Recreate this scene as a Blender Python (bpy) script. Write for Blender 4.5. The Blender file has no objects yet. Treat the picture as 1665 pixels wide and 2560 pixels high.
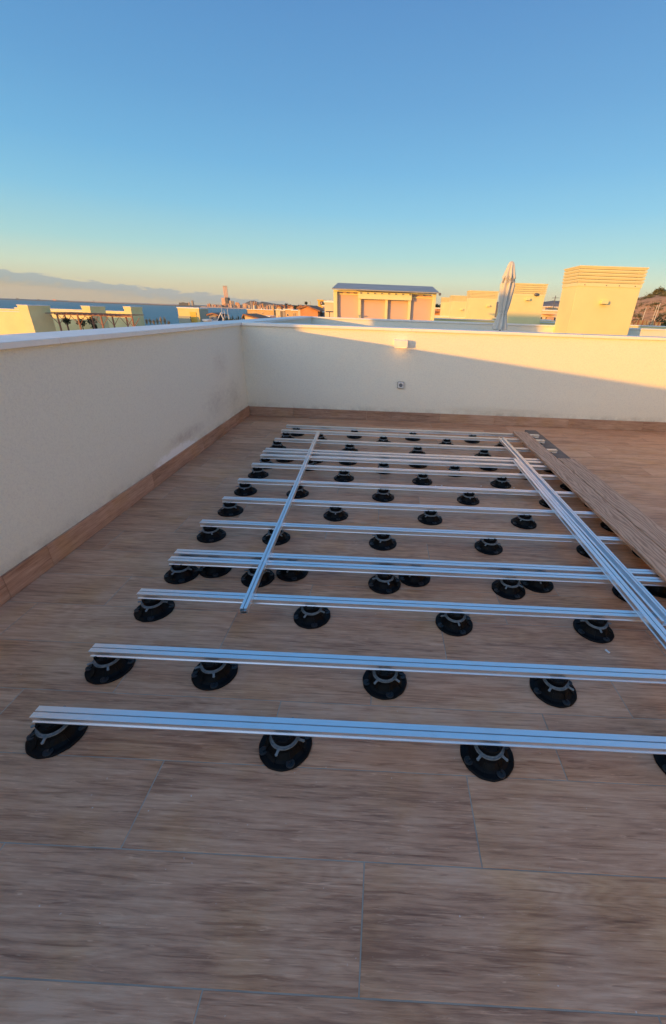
import bpy, bmesh, math, random
from mathutils import Vector, Matrix, noise
random.seed(7)
R = math.radians
S = bpy.context.scene
C = S.collection

# ------------------------------------------------------------------ camera
CF, CCX, CCY = 1007.9, 932.7, 1273.7          # focal length and principal point in photo pixels
yaw, pitch, roll = -0.015065, 0.459255, -0.035399
cyw, syw, cp, sp = math.cos(yaw), math.sin(yaw), math.cos(pitch), math.sin(pitch)
fwd = Vector((syw*cp, cyw*cp, -sp)); rt = Vector((cyw, -syw, 0)); dn = fwd.cross(rt)
c_, s_ = math.cos(roll), math.sin(roll)
rt2 = c_*rt + s_*dn; dn2 = -s_*rt + c_*dn
cam = bpy.data.cameras.new('camera'); camo = bpy.data.objects.new('camera', cam); C.objects.link(camo)
m = Matrix((rt2, -dn2, -fwd)).transposed().to_4x4(); m.translation = Vector((0, 0, 1.5))
camo.matrix_world = m
cam.sensor_fit = 'VERTICAL'; cam.sensor_height = 36; cam.sensor_width = 36
cam.lens = CF/2560*36
cam.shift_x = -(CCX-832.5)/2560; cam.shift_y = (CCY-1280)/2560
cam.clip_start = 0.05; cam.clip_end = 60000
S.camera = camo

# ------------------------------------------------------------------ light
SX, SY, SZ = 0.669, 0.743, -0.073            # direction in which sunlight travels
sd = Vector((SX, SY, SZ)).normalized()
EL = math.asin(-sd.z)
sun = bpy.data.lights.new('sun', 'SUN'); sun.energy = 5.0; sun.angle = R(0.55); sun.color = (1.0, 0.425, 0.0)
suno = bpy.data.objects.new('sun', sun); C.objects.link(suno)
suno.rotation_euler = sd.to_track_quat('-Z', 'Y').to_euler()
suno.location = (-10, -10, 8)

def lin(r, g, b):
    f = lambda v: (v/255/12.92) if v <= 10 else ((v/255+.055)/1.055)**2.4
    return (f(r), f(g), f(b), 1)

W = bpy.data.worlds.new('World'); S.world = W; W.use_nodes = True
nt = W.node_tree; nt.nodes.clear(); N = nt.nodes.new; L = nt.links.new
out = N('ShaderNodeOutputWorld')
sky = N('ShaderNodeTexSky'); sky.sky_type = 'NISHITA'; sky.sun_disc = False
sky.sun_elevation = EL; sky.sun_rotation = math.atan2(-sd.x, -sd.y); sky.altitude = 20; sky.dust_density = 1.5
bg1 = N('ShaderNodeBackground'); bg1.inputs[1].default_value = 0.05; L(sky.outputs[0], bg1.inputs[0])
tc = N('ShaderNodeTexCoord'); sep = N('ShaderNodeSeparateXYZ'); L(tc.outputs['Generated'], sep.inputs[0])
def mth(op, a, b=None, c=None, clamp=False):
    n = N('ShaderNodeMath'); n.operation = op; n.use_clamp = clamp
    for i, v in enumerate((a, b, c)):
        if v is None: continue
        if isinstance(v, (int, float)): n.inputs[i].default_value = v
        else: L(v, n.inputs[i])
    return n.outputs[0]
ramp = N('ShaderNodeValToRGB'); L(sep.outputs[2], ramp.inputs[0])
stops = [(0.0, (213, 202, 173)), (0.03, (211, 208, 179)), (0.06, (198, 219, 202)), (0.1, (160, 210, 216)), (0.17, (122, 191, 225)), (0.235, (102, 174, 221)), (0.32, (89, 156, 210)), (0.43, (77, 138, 198)), (0.7, (79, 139, 199)), (1.0, (79, 138, 198))]
el = ramp.color_ramp.elements
while len(el) < len(stops): el.new(0.5)
for e, (p, col) in zip(el, stops): e.position = p; e.color = lin(*col)
# a bank of low cloud over the sea horizon
az = mth('DIVIDE', sep.outputs[0], mth('MAXIMUM', sep.outputs[1], 0.05))
mp = N('ShaderNodeMapping'); L(tc.outputs['Generated'], mp.inputs[0]); mp.inputs['Scale'].default_value = (14, 14, 60)
nz = N('ShaderNodeTexNoise'); L(mp.outputs[0], nz.inputs[0]); nz.inputs['Scale'].default_value = 2.2; nz.inputs['Detail'].default_value = 6; nz.inputs['Roughness'].default_value = .62
top = mth('MULTIPLY_ADD', az, -0.052, -0.0010)
lump = mth('MULTIPLY', mth('SUBTRACT', nz.outputs[0], .5), 0.026)
edge = mth('SUBTRACT', mth('ADD', top, lump), sep.outputs[2])
cover = mth('MULTIPLY', edge, 320, clamp=True)
azl = mth('MULTIPLY', mth('SUBTRACT', mth('MULTIPLY', az, -1), 0.12), 5, clamp=True)
cover = mth('MULTIPLY', mth('MULTIPLY', cover, azl), .82)
cr = N('ShaderNodeValToRGB'); L(mth('MULTIPLY', edge, 40, clamp=True), cr.inputs[0])
cel = cr.color_ramp.elements; cel[0].position = 0; cel[0].color = lin(216, 202, 186); cel[1].position = 1; cel[1].color = lin(188, 180, 160)
ce = cel.new(.10); ce.color = lin(152, 174, 186); ce = cel.new(.45); ce.color = lin(144, 170, 182); ce = cel.new(.7); ce.color = lin(166, 172, 166)
mix = N('ShaderNodeMix'); mix.data_type = 'RGBA'; L(cover, mix.inputs[0]); L(ramp.outputs[0], mix.inputs[6]); L(cr.outputs[0], mix.inputs[7])
# cool fill glow added to the sky round the low sun, behind the camera
vm = N('ShaderNodeVectorMath'); vm.operation = 'DOT_PRODUCT'; L(tc.outputs['Generated'], vm.inputs[0]); vm.inputs[1].default_value = -sd
gl = mth('POWER', mth('MAXIMUM', vm.outputs['Value'], 0), 3)
bg3 = N('ShaderNodeBackground'); bg3.inputs[0].default_value = (.88, .93, 1.0, 1); L(mth('MULTIPLY', gl, 1.15), bg3.inputs[1])
bg2 = N('ShaderNodeBackground'); bg2.inputs[1].default_value = 0.92; L(mix.outputs[2], bg2.inputs[0])
a1 = N('ShaderNodeAddShader'); a2 = N('ShaderNodeAddShader')
L(bg1.outputs[0], a1.inputs[0]); L(bg2.outputs[0], a1.inputs[1]); L(a1.outputs[0], a2.inputs[0]); L(bg3.outputs[0], a2.inputs[1]); L(a2.outputs[0], out.inputs[0])

S.view_settings.view_transform = 'Standard'; S.view_settings.look = 'None'; S.view_settings.gamma = 1
S.view_settings.use_curve_mapping = False; S.view_settings.exposure = 0.0
S.cycles.max_bounces = 8; S.cycles.diffuse_bounces = 4

# ------------------------------------------------------------------ materials
MATS = {}
class G:
    """small node builder"""
    def __init__(s, name, rough=.8, metal=0.0, spec=.5):
        s.m = bpy.data.materials.new(name); s.m.use_nodes = True; s.t = s.m.node_tree
        s.b = s.t.nodes['Principled BSDF']; s.b.inputs['Roughness'].default_value = rough
        s.b.inputs['Metallic'].default_value = metal; s.b.inputs['Specular IOR Level'].default_value = spec
        s.tc = s.n('ShaderNodeTexCoord'); MATS[name] = s.m
    def n(s, k, **kw):
        x = s.t.nodes.new(k)
        for a, v in kw.items(): setattr(x, a, v)
        return x
    def l(s, a, b): s.t.links.new(a, b)
    def math(s, op, a, b=None, c=None, clamp=False):
        n = s.n('ShaderNodeMath', operation=op, use_clamp=clamp)
        for i, v in enumerate((a, b, c)):
            if v is None: continue
            if isinstance(v, (int, float)): n.inputs[i].default_value = v
            else: s.l(v, n.inputs[i])
        return n.outputs[0]
    def mapping(s, vec, scale=(1, 1, 1), loc=(0, 0, 0)):
        n = s.n('ShaderNodeMapping'); s.l(vec, n.inputs[0]); n.inputs['Scale'].default_value = scale; n.inputs['Location'].default_value = loc
        return n.outputs[0]
    def noise(s, vec, scale, detail=4, rough=.55, dist=0):
        n = s.n('ShaderNodeTexNoise'); s.l(vec, n.inputs['Vector'])
        n.inputs['Scale'].default_value = scale; n.inputs['Detail'].default_value = detail
        n.inputs['Roughness'].default_value = rough; n.inputs['Distortion'].default_value = dist
        return n.outputs[0]
    def ramp(s, fac, *st):
        n = s.n('ShaderNodeValToRGB'); s.l(fac, n.inputs[0]); e = n.color_ramp.elements
        while len(e) < len(st): e.new(.5)
        for x, (p, c) in zip(e, st): x.position = p; x.color = (*c, 1) if len(c) == 3 else c
        return n.outputs[0]
    def mix(s, fac, a, b, mode='MIX'):
        n = s.n('ShaderNodeMix', data_type='RGBA', blend_type=mode)
        for i, v in ((0, fac), (6, a), (7, b)):
            if isinstance(v, (int, float)): n.inputs[i].default_value = v
            elif isinstance(v, tuple): n.inputs[i].default_value = (*v, 1)
            else: s.l(v, n.inputs[i])
        return n.outputs[2]
    def col(s, c):
        if isinstance(c, tuple): s.b.inputs['Base Color'].default_value = (*c, 1)
        else: s.l(c, s.b.inputs['Base Color'])
    def rough(s, c): s.l(c, s.b.inputs['Roughness'])
    def bump(s, h, strength, dist=.01):
        n = s.n('ShaderNodeBump'); s.l(h, n.inputs['Height']); n.inputs['Strength'].default_value = strength; n.inputs['Distance'].default_value = dist
        s.l(n.outputs[0], s.b.inputs['Normal'])

def tint(name, c, var=.12, scale=3, rough=.85, bumpk=.25, bscale=60, metal=0, spec=.3):
    g = G(name, rough, metal, spec); n = g.noise(g.tc.outputs['Object'], scale, 5)
    lo = tuple(v*(1-var) for v in c); hi = tuple(min(1, v*(1+var)) for v in c)
    g.col(g.ramp(n, (.3, lo), (.7, hi)))
    if bumpk: g.bump(g.noise(g.tc.outputs['Object'], bscale, 3), bumpk, .004)
    return g.m

# white rendered walls, with damp marks of their own
WALL = (.88, .845, .72)
g = G('rendered_wall', .92, 0, .15)
P = g.tc.outputs['Object']; sepn = g.n('ShaderNodeSeparateXYZ'); g.l(P, sepn.inputs[0]); wx, wy, wz = sepn.outputs
fine = g.noise(P, 85, 4, .75); big = g.noise(P, 1.3, 5, .6); mid = g.noise(P, 7, 6, .65)
base = g.mix(g.math('MULTIPLY', g.math('SUBTRACT', big, .35, clamp=True), .55), WALL, (.83, .79, .725))
base = g.mix(g.math('MULTIPLY', g.math('SUBTRACT', fine, .46, clamp=True), 1.5, clamp=True), base, (.60, .575, .54))
# dirt line just above the skirting
dl = g.math('SUBTRACT', 1, g.math('MULTIPLY', g.math('SUBTRACT', wz, .14), 13), clamp=True)
dl = g.math('MULTIPLY', g.math('MULTIPLY', dl, g.math('GREATER_THAN', wz, .05)), g.math('MULTIPLY', g.math('SUBTRACT', mid, .40, clamp=True), 1.9, clamp=True))
base = g.mix(dl, base, (.36, .31, .24))
# soft taller damp
dl2 = g.math('SUBTRACT', 1, g.math('MULTIPLY', g.math('SUBTRACT', wz, .14), 3.5), clamp=True)
base = g.mix(g.math('MULTIPLY', g.math('MULTIPLY', dl2, big), .25), base, (.50, .44, .34))
def blob(cy, cz, ry, rz, thr, amt, colr, b, xmax=-1.9, tex=None, axis=None):
    a = g.math('DIVIDE', g.math('SUBTRACT', axis or wy, cy), ry); q = g.math('DIVIDE', g.math('SUBTRACT', wz, cz), rz)
    d = g.math('SUBTRACT', 1, g.math('SQRT', g.math('ADD', g.math('MULTIPLY', a, a), g.math('MULTIPLY', q, q))), clamp=True)
    d = g.math('MULTIPLY', g.math('SUBTRACT', g.math('MULTIPLY', d, tex or mid), thr, clamp=True), amt, clamp=True)
    d = g.math('MULTIPLY', d, g.math('LESS_THAN', wx, xmax))
    return g.mix(d, b, colr)
mott = g.noise(g.mapping(P, (1, 5, 9)), 2.2, 7, .7)
base = blob(5.0, .42, .9, .35, .20, 1.6, (.58, .54, .48), base, tex=mott)
base = blob(5.55, .35, .5, .5, .18, 1.5, (.60, .56, .46), base, tex=mott)
base = blob(5.2, .85, .5, .35, .22, 1.2, (.62, .55, .48), base, tex=mott)
base = blob(4.05, .27, .75, .12, .16, 2.0, (.56, .49, .43), base, tex=mott)
base = blob(3.80, .15, .75, .13, .17, 9, (.93, .90, .86), base, tex=mott)
base = blob(1.7, .19, 1.6, .13, .18, 1.2, (.50, .44, .34), base, xmax=4, tex=mott, axis=wx)
g.col(base)
h = g.math('ADD', g.math('MULTIPLY', fine, .7), g.math('MULTIPLY', g.noise(P, 45, 3, .6), .5))
g.bump(h, .85, .007)

g = G('coping_render', .7, 0, .3)
P = g.tc.outputs['Object']
g.col(g.mix(g.math('MULTIPLY', g.math('SUBTRACT', g.noise(P, 9, 6, .7), .45, clamp=True), 1.6, clamp=True), (.92, .88, .82), (.74, .70, .64)))
g.bump(g.noise(P, 120, 3), .15, .003)
tint('chimney_render', (.84, .74, .38), .05, 1.5, .9, .3, 150)
tint('far_render', (.80, .66, .42), .07, .6, .9, .1, 20)
tint('louvre_paint', (.85, .76, .42), .04, 2, .5, 0)

def woodtile(name, dark, midc, light, ax='x', wave=.35, seam=True):
    g = G(name, .5, 0, .4); oi = g.n('ShaderNodeObjectInfo')
    P = g.tc.outputs['Object']
    off = g.n('ShaderNodeCombineXYZ'); g.l(g.math('MULTIPLY', oi.outputs['Random'], 37.0), off.inputs[0]); g.l(g.math('MULTIPLY', oi.outputs['Random'], 91.0), off.inputs[1]); g.l(g.math('MULTIPLY', oi.outputs['Random'], 13.0), off.inputs[2])
    v = g.n('ShaderNodeVectorMath', operation='ADD'); g.l(P, v.inputs[0]); g.l(off.outputs[0], v.inputs[1]); V = v.outputs[0]
    sc = (lambda a, b: (a, b, b)) if ax == 'x' else (lambda a, b: (b, a, b))
    streak = g.noise(g.mapping(V, sc(1.3, 13)), 1.6, 6, .62, .7)
    broad = g.noise(g.mapping(V, sc(.9, 4)), 1.3, 4, .6, .6)
    line = g.noise(g.mapping(V, sc(3.0, 52)), 1.5, 5, .68, .5)
    fineg = g.noise(g.mapping(V, sc(7, 120)), 1.5, 4, .7, .3)
    # contour lines of a slow field: the flame figure of sawn wood
    fld = g.noise(g.mapping(V, sc(.9, 4.6)), 1.0, 2.5, .45, .25)
    con = g.math('ABSOLUTE', g.math('SUBTRACT', g.math('FRACT', g.math('MULTIPLY', fld, 26)), .5))
    msk = g.math('MULTIPLY', g.math('SUBTRACT', g.noise(V, 1.7, 2), .42, clamp=True), 6, clamp=True)
    t = g.math('ADD', g.math('MULTIPLY', streak, .30), g.math('MULTIPLY', broad, .28))
    t = g.math('ADD', t, g.math('MULTIPLY', line, .42))
    t = g.math('ADD', t, g.math('MULTIPLY', g.math('MULTIPLY', g.math('SUBTRACT', con, .25), msk), wave*.45))
    t = g.math('ADD', t, g.math('MULTIPLY', g.math('SUBTRACT', fineg, .5), .16))
    t = g.math('ADD', t, g.math('MULTIPLY', g.math('SUBTRACT', oi.outputs['Random'], .5), .06))
    c = g.ramp(t, (.38, dark), (.485, midc), (.61, light))
    grey = g.noise(V, 2.1, 3)
    c = g.mix(g.math('MULTIPLY', g.math('SUBTRACT', grey, .4, clamp=True), 1.5, clamp=True), c, g.mix(1.0, c, (.99, .95, .97), 'MULTIPLY'))
    ochre = g.noise(V, 3.1, 3)
    c = g.mix(g.math('MULTIPLY', g.math('SUBTRACT', ochre, .50, clamp=True), 4, clamp=True), c, g.mix(1.0, c, (.98, .91, .72), 'MULTIPLY'))
    crack = g.noise(g.mapping(V, sc(2.6, 48)), 2, 3, .55, .6)
    c = g.mix(g.math('MULTIPLY', g.math('SUBTRACT', crack, .58, clamp=True), 9, clamp=True), c, g.mix(1.0, c, (.68, .62, .59), 'MULTIPLY'))
    pale = g.noise(g.mapping(V, sc(4, 60)), 2, 4, .6, 1.4)
    c = g.mix(g.math('MULTIPLY', g.math('SUBTRACT', pale, .60, clamp=True), 5, clamp=True), c, tuple(min(1, v*1.22) for v in light))
    if ax == 'x' and seam:
        geo = g.n('ShaderNodeNewGeometry'); dn_ = g.noise(geo.outputs['Position'], 1.9, 7, .68, .6); dm = g.noise(geo.outputs['Position'], 14, 5, .7)
        dust = g.math('MULTIPLY', g.math('SUBTRACT', dn_, .46, clamp=True), g.math('MULTIPLY', dm, 3.2), clamp=True)
        c = g.mix(g.math('MULTIPLY', dust, .28), c, (.62, .48, .38))
        spk = g.noise(geo.outputs['Position'], 75, 2, .5)
        c = g.mix(g.math('MULTIPLY', g.math('SUBTRACT', spk, .74, clamp=True), 14, clamp=True), c, (.66, .60, .55))
    g.col(c)
    g.rough(g.math('MULTIPLY_ADD', streak, .25, .33))
    g.bump(g.math('ADD', line, g.math('MULTIPLY', con, .35)), .30, .004)
    return g.m
woodtile('floor_tile_wood', (.32, .150, .085), (.54, .280, .163), (.70, .41, .262), wave=.22)
woodtile('skirting_wood', (.24, .13, .085), (.40, .24, .165), (.54, .35, .25), wave=.1)
woodtile('skirting_wood_y', (.26, .135, .085), (.43, .245, .165), (.57, .35, .245), ax='y', wave=.1)
tint('grout', (.40, .34, .28), .25, 6, .95, .3, 200)

g = G('composite_board', .65, 0, .35); oi = g.n('ShaderNodeObjectInfo')
P = g.tc.outputs['Object']
off = g.n('ShaderNodeCombineXYZ'); g.l(g.math('MULTIPLY', oi.outputs['Random'], 5.0), off.inputs[1])
v = g.n('ShaderNodeVectorMath', operation='ADD'); g.l(P, v.inputs[0]); g.l(off.outputs[0], v.inputs[1]); V = v.outputs[0]
w = g.n('ShaderNodeTexWave', wave_type='BANDS', bands_direction='X'); g.l(g.mapping(V, (1, .22, 1)), w.inputs[0])
w.inputs['Scale'].default_value = 11; w.inputs['Distortion'].default_value = 14; w.inputs['Detail'].default_value = 2.0; w.inputs['Detail Scale'].default_value = 1.1
n1 = g.noise(g.mapping(V, (60, 2, 1)), 2, 4, .6)
g.col(g.ramp(g.math('ADD', g.math('MULTIPLY', w.outputs['Fac'], .35), g.math('MULTIPLY', n1, .65)), (.28, (.34, .185, .115)), (.50, (.56, .33, .215)), (.72, (.64, .39, .26))))
g.bump(g.math('ADD', w.outputs['Fac'], g.math('MULTIPLY', n1, .4)), .55, .003)
tint('dark_strip', (.17, .14, .12), .2, 8, .7, .3, 60)

def alu(name, base, rough):
    g = G(name, rough, 1.0); P = g.tc.outputs['Object']
    n = g.noise(g.mapping(P, (1.5, 300, 300)), 1, 3); s2 = g.noise(P, 5, 5, .7)
    sm = g.noise(g.mapping(P, (1, 6, 6) if name == 'aluminium' else (6, 1, 6)), 4.5, 6, .75)
    k_ = g.math('MULTIPLY', g.math('SUBTRACT', sm, .52, clamp=True), 4, clamp=True)
    g.col(g.mix(g.math('MULTIPLY', k_, .6), base, tuple(v*.72 for v in base)))
    g.rough(g.math('ADD', g.math('MULTIPLY', n, .10), g.math('MULTIPLY_ADD', k_, .14, rough-.05)))
    g.bump(n, .03, .001)
alu('aluminium', (.95, .95, .96), .37)
alu('aluminium_y', (.95, .95, .96), .36)
g = G('black_plastic', .5, 0, .14); g.col((.0028, .0034, .0045)); g.bump(g.noise(g.tc.outputs['Object'], 150, 3), .12, .001)
g = G('pad_highlight', .42, 0, .4); g.col((.016, .021, .027))  # bluish highlight of the pads put into a lighter plastic colour
g = G('grey_plastic', .5, 0, .5); g.col(g.ramp(g.noise(g.tc.outputs['Object'], 90, 3), (.35, (.13, .155, .17)), (.65, (.22, .25, .27))))
tint('dark_void', (.008, .008, .008), .1, 5, .9, 0)
tint('white_plastic', (.74, .73, .72), .02, 5, .4, 0)
tint('grey_metal', (.20, .20, .21), .1, 5, .45, 0, metal=.6)
g = G('lamp_glow', .5); g.col((.8, .7, .5)); g.b.inputs['Emission Color'].default_value = (1, .5, .2, 1); g.b.inputs['Emission Strength'].default_value = 2.6
tint('canopy_cloth', (.64, .61, .55), .07, 5, .9, .3, 140)
tint('pole_wood', (.12, .07, .05), .2, 8, .6, 0)
tint('roof_metal', (.37, .36, .34), .12, 2, .5, .2, 30)
g = G('shed_panel', .8); w = g.n('ShaderNodeTexWave', wave_type='BANDS', bands_direction='X'); g.l(g.tc.outputs['Object'], w.inputs[0]); w.inputs['Scale'].default_value = 12; w.inputs['Distortion'].default_value = .3
g.col(g.ramp(w.outputs['Fac'], (.1, (.66, .45, .36)), (.5, (.74, .52, .42)))); g.bump(w.outputs['Fac'], .3, .01)
tint('shed_post', (.84, .77, .42), .04, 3, .6, 0)
tint('grey_door_paint', (.12, .12, .13), .1, 2, .6, 0)
tint('ochre_render', (.62, .44, .24), .12, 1.2, .9, .2, 12)
tint('cream_render', (.74, .62, .44), .09, 1.2, .9, .2, 12)
tint('orange_render', (.70, .33, .15), .12, 1.2, .9, .2, 12)
tint('pink_render', (.66, .44, .34), .1, 1.2, .9, .2, 12)
tint('yellow_paint', (.82, .55, .12), .06, 1.2, .7, 0)
tint('green_grey_tone', (.42, .44, .36), .06, 1.2, .9, .1, 12)  # planter colour, also used as painted shade on the stair house
tint('yellow_render', (.82, .66, .30), .06, 1.2, .9, .1, 12)
tint('terracotta_roof', (.34, .17, .10), .3, 3, .85, .5, 8)
tint('window_glass', (.05, .055, .07), .4, 2, .25, 0)
tint('timber', (.34, .17, .11), .25, 6, .8, .2, 30)
tint('dark_leaf', (.040, .055, .030), .5, 5, .8, 0)
tint('shrub_leaf', (.14, .13, .05), .5, 3, .85, 0)
tint('pine_leaf', (.030, .052, .030), .5, .5, .85, 0)
tint('dry_plume', (.42, .34, .22), .3, 4, .9, 0)
tint('bark', (.12, .08, .055), .3, 4, .9, 0)
g = G('hill_soil', .95); P = g.tc.outputs['Object']
g.col(g.ramp(g.math('ADD', g.math('MULTIPLY', g.noise(P, .09, 8, .7), .6), g.math('MULTIPLY', g.noise(P, .5, 6, .7), .4)), (.38, (.10, .085, .04)), (.46, (.50, .27, .13)), (.60, (.62, .36, .19))))
g = G('town_ground', .95); P = g.tc.outputs['Object']
g.col(g.ramp(g.noise(P, .02, 8, .7), (.38, (.09, .09, .05)), (.55, (.26, .19, .13)), (.7, (.34, .26, .19))))
tint('sand', (.55, .43, .33), .1, .01, .95, 0)
tint('far_mountain', (.15, .15, .16), .25, .002, .95, 0)
tint('far_hill', (.12, .12, .10), .25, .003, .95, 0)
g = G('sea_water', .35, 0, .25); P = g.tc.outputs['Object']
band = g.noise(g.mapping(P, (.0008, .006, 1)), 1, 6, .65)
g.col(g.ramp(band, (.35, (.010, .100, .155)), (.65, (.022, .150, .205))))
g.bump(g.noise(g.mapping(P, (.02, .06, 1)), 1, 8, .7), .8, 4)
def citymat(name, c, dark):
    g = G(name, .9); P = g.tc.outputs['Object']
    br = g.n('ShaderNodeTexBrick'); g.l(g.mapping(P, (1, 1, 1)), br.inputs[0]); 
    s = g.n('ShaderNodeSeparateXYZ'); g.l(P, s.inputs[0])
    fx = g.math('GREATER_THAN', g.math('FRACT', g.math('MULTIPLY', g.math('ADD', s.outputs[0], s.outputs[1]), .16)), .55)
    fz = g.math('GREATER_THAN', g.math('FRACT', g.math('MULTIPLY', s.outputs[2], .31)), .5)
    g.col(g.mix(g.math('MULTIPLY', fx, fz), c, dark))
citymat('block_cream', (.66, .50, .36), (.24, .18, .15)); citymat('block_pink', (.60, .36, .26), (.24, .16, .13)); citymat('block_grey', (.38, .34, .31), (.18, .17, .17)); citymat('block_orange', (.62, .34, .16), (.26, .15, .09))
tint('concrete', (.46, .38, .33), .1, .02, .9, 0)
tint('station_wall', (.70, .46, .34), .1, .02, .9, 0)
tint('dark_concrete', (.11, .12, .13), .1, .02, .9, 0)
tint('ship_hull', (.66, .33, .25), .1, .02, .6, 0)
M = MATS

# ------------------------------------------------------------------ mesh helpers
def bx(bm, x0, x1, y0, y1, z0, z1):
    v = [bm.verts.new(p) for p in ((x0,y0,z0),(x1,y0,z0),(x1,y1,z0),(x0,y1,z0),(x0,y0,z1),(x1,y0,z1),(x1,y1,z1),(x0,y1,z1))]
    for f in ((3,2,1,0),(4,5,6,7),(0,1,5,4),(1,2,6,5),(2,3,7,6),(3,0,4,7)): bm.faces.new([v[i] for i in f])
    return v
def lathe(bm, prof, n=24, cx=0, cy=0, rf=None, cap=True):
    rings = []
    for r, z in prof:
        rings.append([bm.verts.new((cx+r*(rf(i, z) if rf else 1)*math.cos(2*math.pi*i/n), cy+r*(rf(i, z) if rf else 1)*math.sin(2*math.pi*i/n), z)) for i in range(n)])
    for a, b in zip(rings, rings[1:]):
        for i in range(n): bm.faces.new((a[i], a[(i+1) % n], b[(i+1) % n], b[i]))
    if cap:
        bm.faces.new(rings[0][::-1]); bm.faces.new(rings[-1])
    return rings
def tube(bm, a, b, r, n=8, r2=None):
    a = Vector(a); b = Vector(b); d = (b-a).normalized(); u = d.orthogonal().normalized(); w = d.cross(u); r2 = r if r2 is None else r2
    A = [bm.verts.new(a+(u*math.cos(2*math.pi*i/n)+w*math.sin(2*math.pi*i/n))*r) for i in range(n)]
    B = [bm.verts.new(b+(u*math.cos(2*math.pi*i/n)+w*math.sin(2*math.pi*i/n))*r2) for i in range(n)]
    for i in range(n): bm.faces.new((A[i], A[(i+1) % n], B[(i+1) % n], B[i]))
    bm.faces.new(A[::-1]); bm.faces.new(B)
def prism_x(bm, sec, x0, x1):
    """sec: list of (y,z) closed loop, extruded along x, ends open-capped"""
    A = [bm.verts.new((x0, y, z)) for y, z in sec]; B = [bm.verts.new((x1, y, z)) for y, z in sec]; n = len(sec)
    for i in range(n): bm.faces.new((A[i], A[(i+1) % n], B[(i+1) % n], B[i]))
    bm.faces.new(A[::-1]); bm.faces.new(B)
def mk(name, bm, mat, parent=None, smooth=False, bevel=0, seg=1):
    if bevel: bmesh.ops.bevel(bm, geom=list(bm.edges), offset=bevel, segments=seg, affect='EDGES', profile=.7, clamp_overlap=True)
    bmesh.ops.recalc_face_normals(bm, faces=bm.faces)
    me = bpy.data.meshes.new(name); bm.to_mesh(me); bm.free(); me.materials.append(M[mat] if isinstance(mat, str) else mat)
    if smooth:
        for p in me.polygons: p.use_smooth = True
    o = bpy.data.objects.new(name, me); C.objects.link(o)
    if parent: o.parent = parent
    return o
def mb(): return bmesh.new()
def box(name, x0, x1, y0, y1, z0, z1, mat, parent=None, bevel=0, seg=1):
    b = mb(); bx(b, x0, x1, y0, y1, z0, z1); return mk(name, b, mat, parent, bevel=bevel, seg=seg)
def tag(o, label=None, cat=None, group=None, kind=None):
    for k, v in (('label', label), ('category', cat), ('group', group), ('kind', kind)):
        if v: o[k] = v
    return o
def empty(name, loc, label, cat, group=None, rz=0):
    o = bpy.data.objects.new(name, None); C.objects.link(o); o.location = loc; o.rotation_euler.z = rz; o.empty_display_size = .2
    return tag(o, label, cat, group)
def copy_tree(o, parent=None):
    c = o.copy(); C.objects.link(c); c.parent = parent
    for ch in [k for k in list(o.children)]: copy_tree(ch, c)
    return c
def P3(rx, rz, Y): return (rx*Y, Y, 1.5+rz*Y)

# ------------------------------------------------------------------ floor of the terrace
FX0, FX1, FY0, FY1 = -2.03, 7.2, -9.0, 6.1
floor = box('terrace_floor', FX0-.3, FX1, FY0, FY1+.3, -.35, -.0016, 'grout'); tag(floor, kind='structure')
ROW, LEN = .2705, 1.104
offs = (.002, .359, .724)
tile_meshes = {}
def tile(x0, x1, y0, y1, z=0.0):
    w, d = round(x1-x0, 3), round(y1-y0, 3)
    if (w, d) not in tile_meshes:
        b = mb(); bx(b, -w/2, w/2, -d/2, d/2, -.012, 0)
        bmesh.ops.bevel(b, geom=[e for e in b.edges if all(v.co.z > -.001 for v in e.verts)], offset=.0012, segments=1, affect='EDGES')
        bmesh.ops.recalc_face_normals(b, faces=b.faces)
        me = bpy.data.meshes.new('floor_tile'); b.to_mesh(me); b.free(); me.materials.append(M['floor_tile_wood']); tile_meshes[(w, d)] = me
    o = bpy.data.objects.new('floor_tile', tile_meshes[(w, d)]); C.objects.link(o); o.parent = floor
    o.location = ((x0+x1)/2, (y0+y1)/2, z+random.uniform(-.0006, .0006))
k0 = -8
box_edge = 0
for k in range(k0, 22):
    y0 = .352+k*ROW; y1 = y0+ROW
    if y1 > FY1: y1 = FY1
    if y1-y0 < .03: continue
    st = offs[k % 3]; x = st-3*LEN
    while x < FX1:
        a, b_ = max(x, FX0+.001), min(x+LEN, FX1)
        if b_-a > .03: tile(a+.0019, b_-.0019, y0+.0019, y1-.0019)
        x += LEN

# ------------------------------------------------------------------ parapet walls
ZC0, ZC1 = 1.252, 1.288
def coping(parent, ax, a0, a1, c0, c1, z0=ZC0, z1=ZC1, piece=1.9, start=None):
    p = a0; first = True
    while p < a1-.01:
        q = min(a1, (start if (first and start) else p+piece)); first = False
        if ax == 'y': box('coping_slab', c0, c1, p+.001, q-.001, z0, z1, 'coping_render', parent, bevel=.003)
        else: box('coping_slab', p+.001, q-.001, c0, c1, z0, z1, 'coping_render', parent, bevel=.003)
        p = q
def wallbox(name, x0, x1, y0, y1, z0, z1, mat='rendered_wall'):
    return box(name, x0, x1, y0, y1, z0, z1, mat)
W1 = wallbox('parapet_wall', -2.33, -2.03, -9.0, 6.1, -.35, ZC0); tag(W1, 'long white rendered parapet wall on the left side of the tiled terrace', 'wall')
coping(W1, 'y', -9.0, 6.395, -2.40, -2.0, start=-6.98, piece=1.92)
W2 = wallbox('parapet_wall', -2.33, 9.2, 6.1, 6.4, -.35, ZC0); tag(W2, 'white rendered parapet wall across the far end of the tiled terrace, half in sunlight', 'wall')
coping(W2, 'x', -1.998, 9.2, 6.07, 6.43, piece=2.35)
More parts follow.
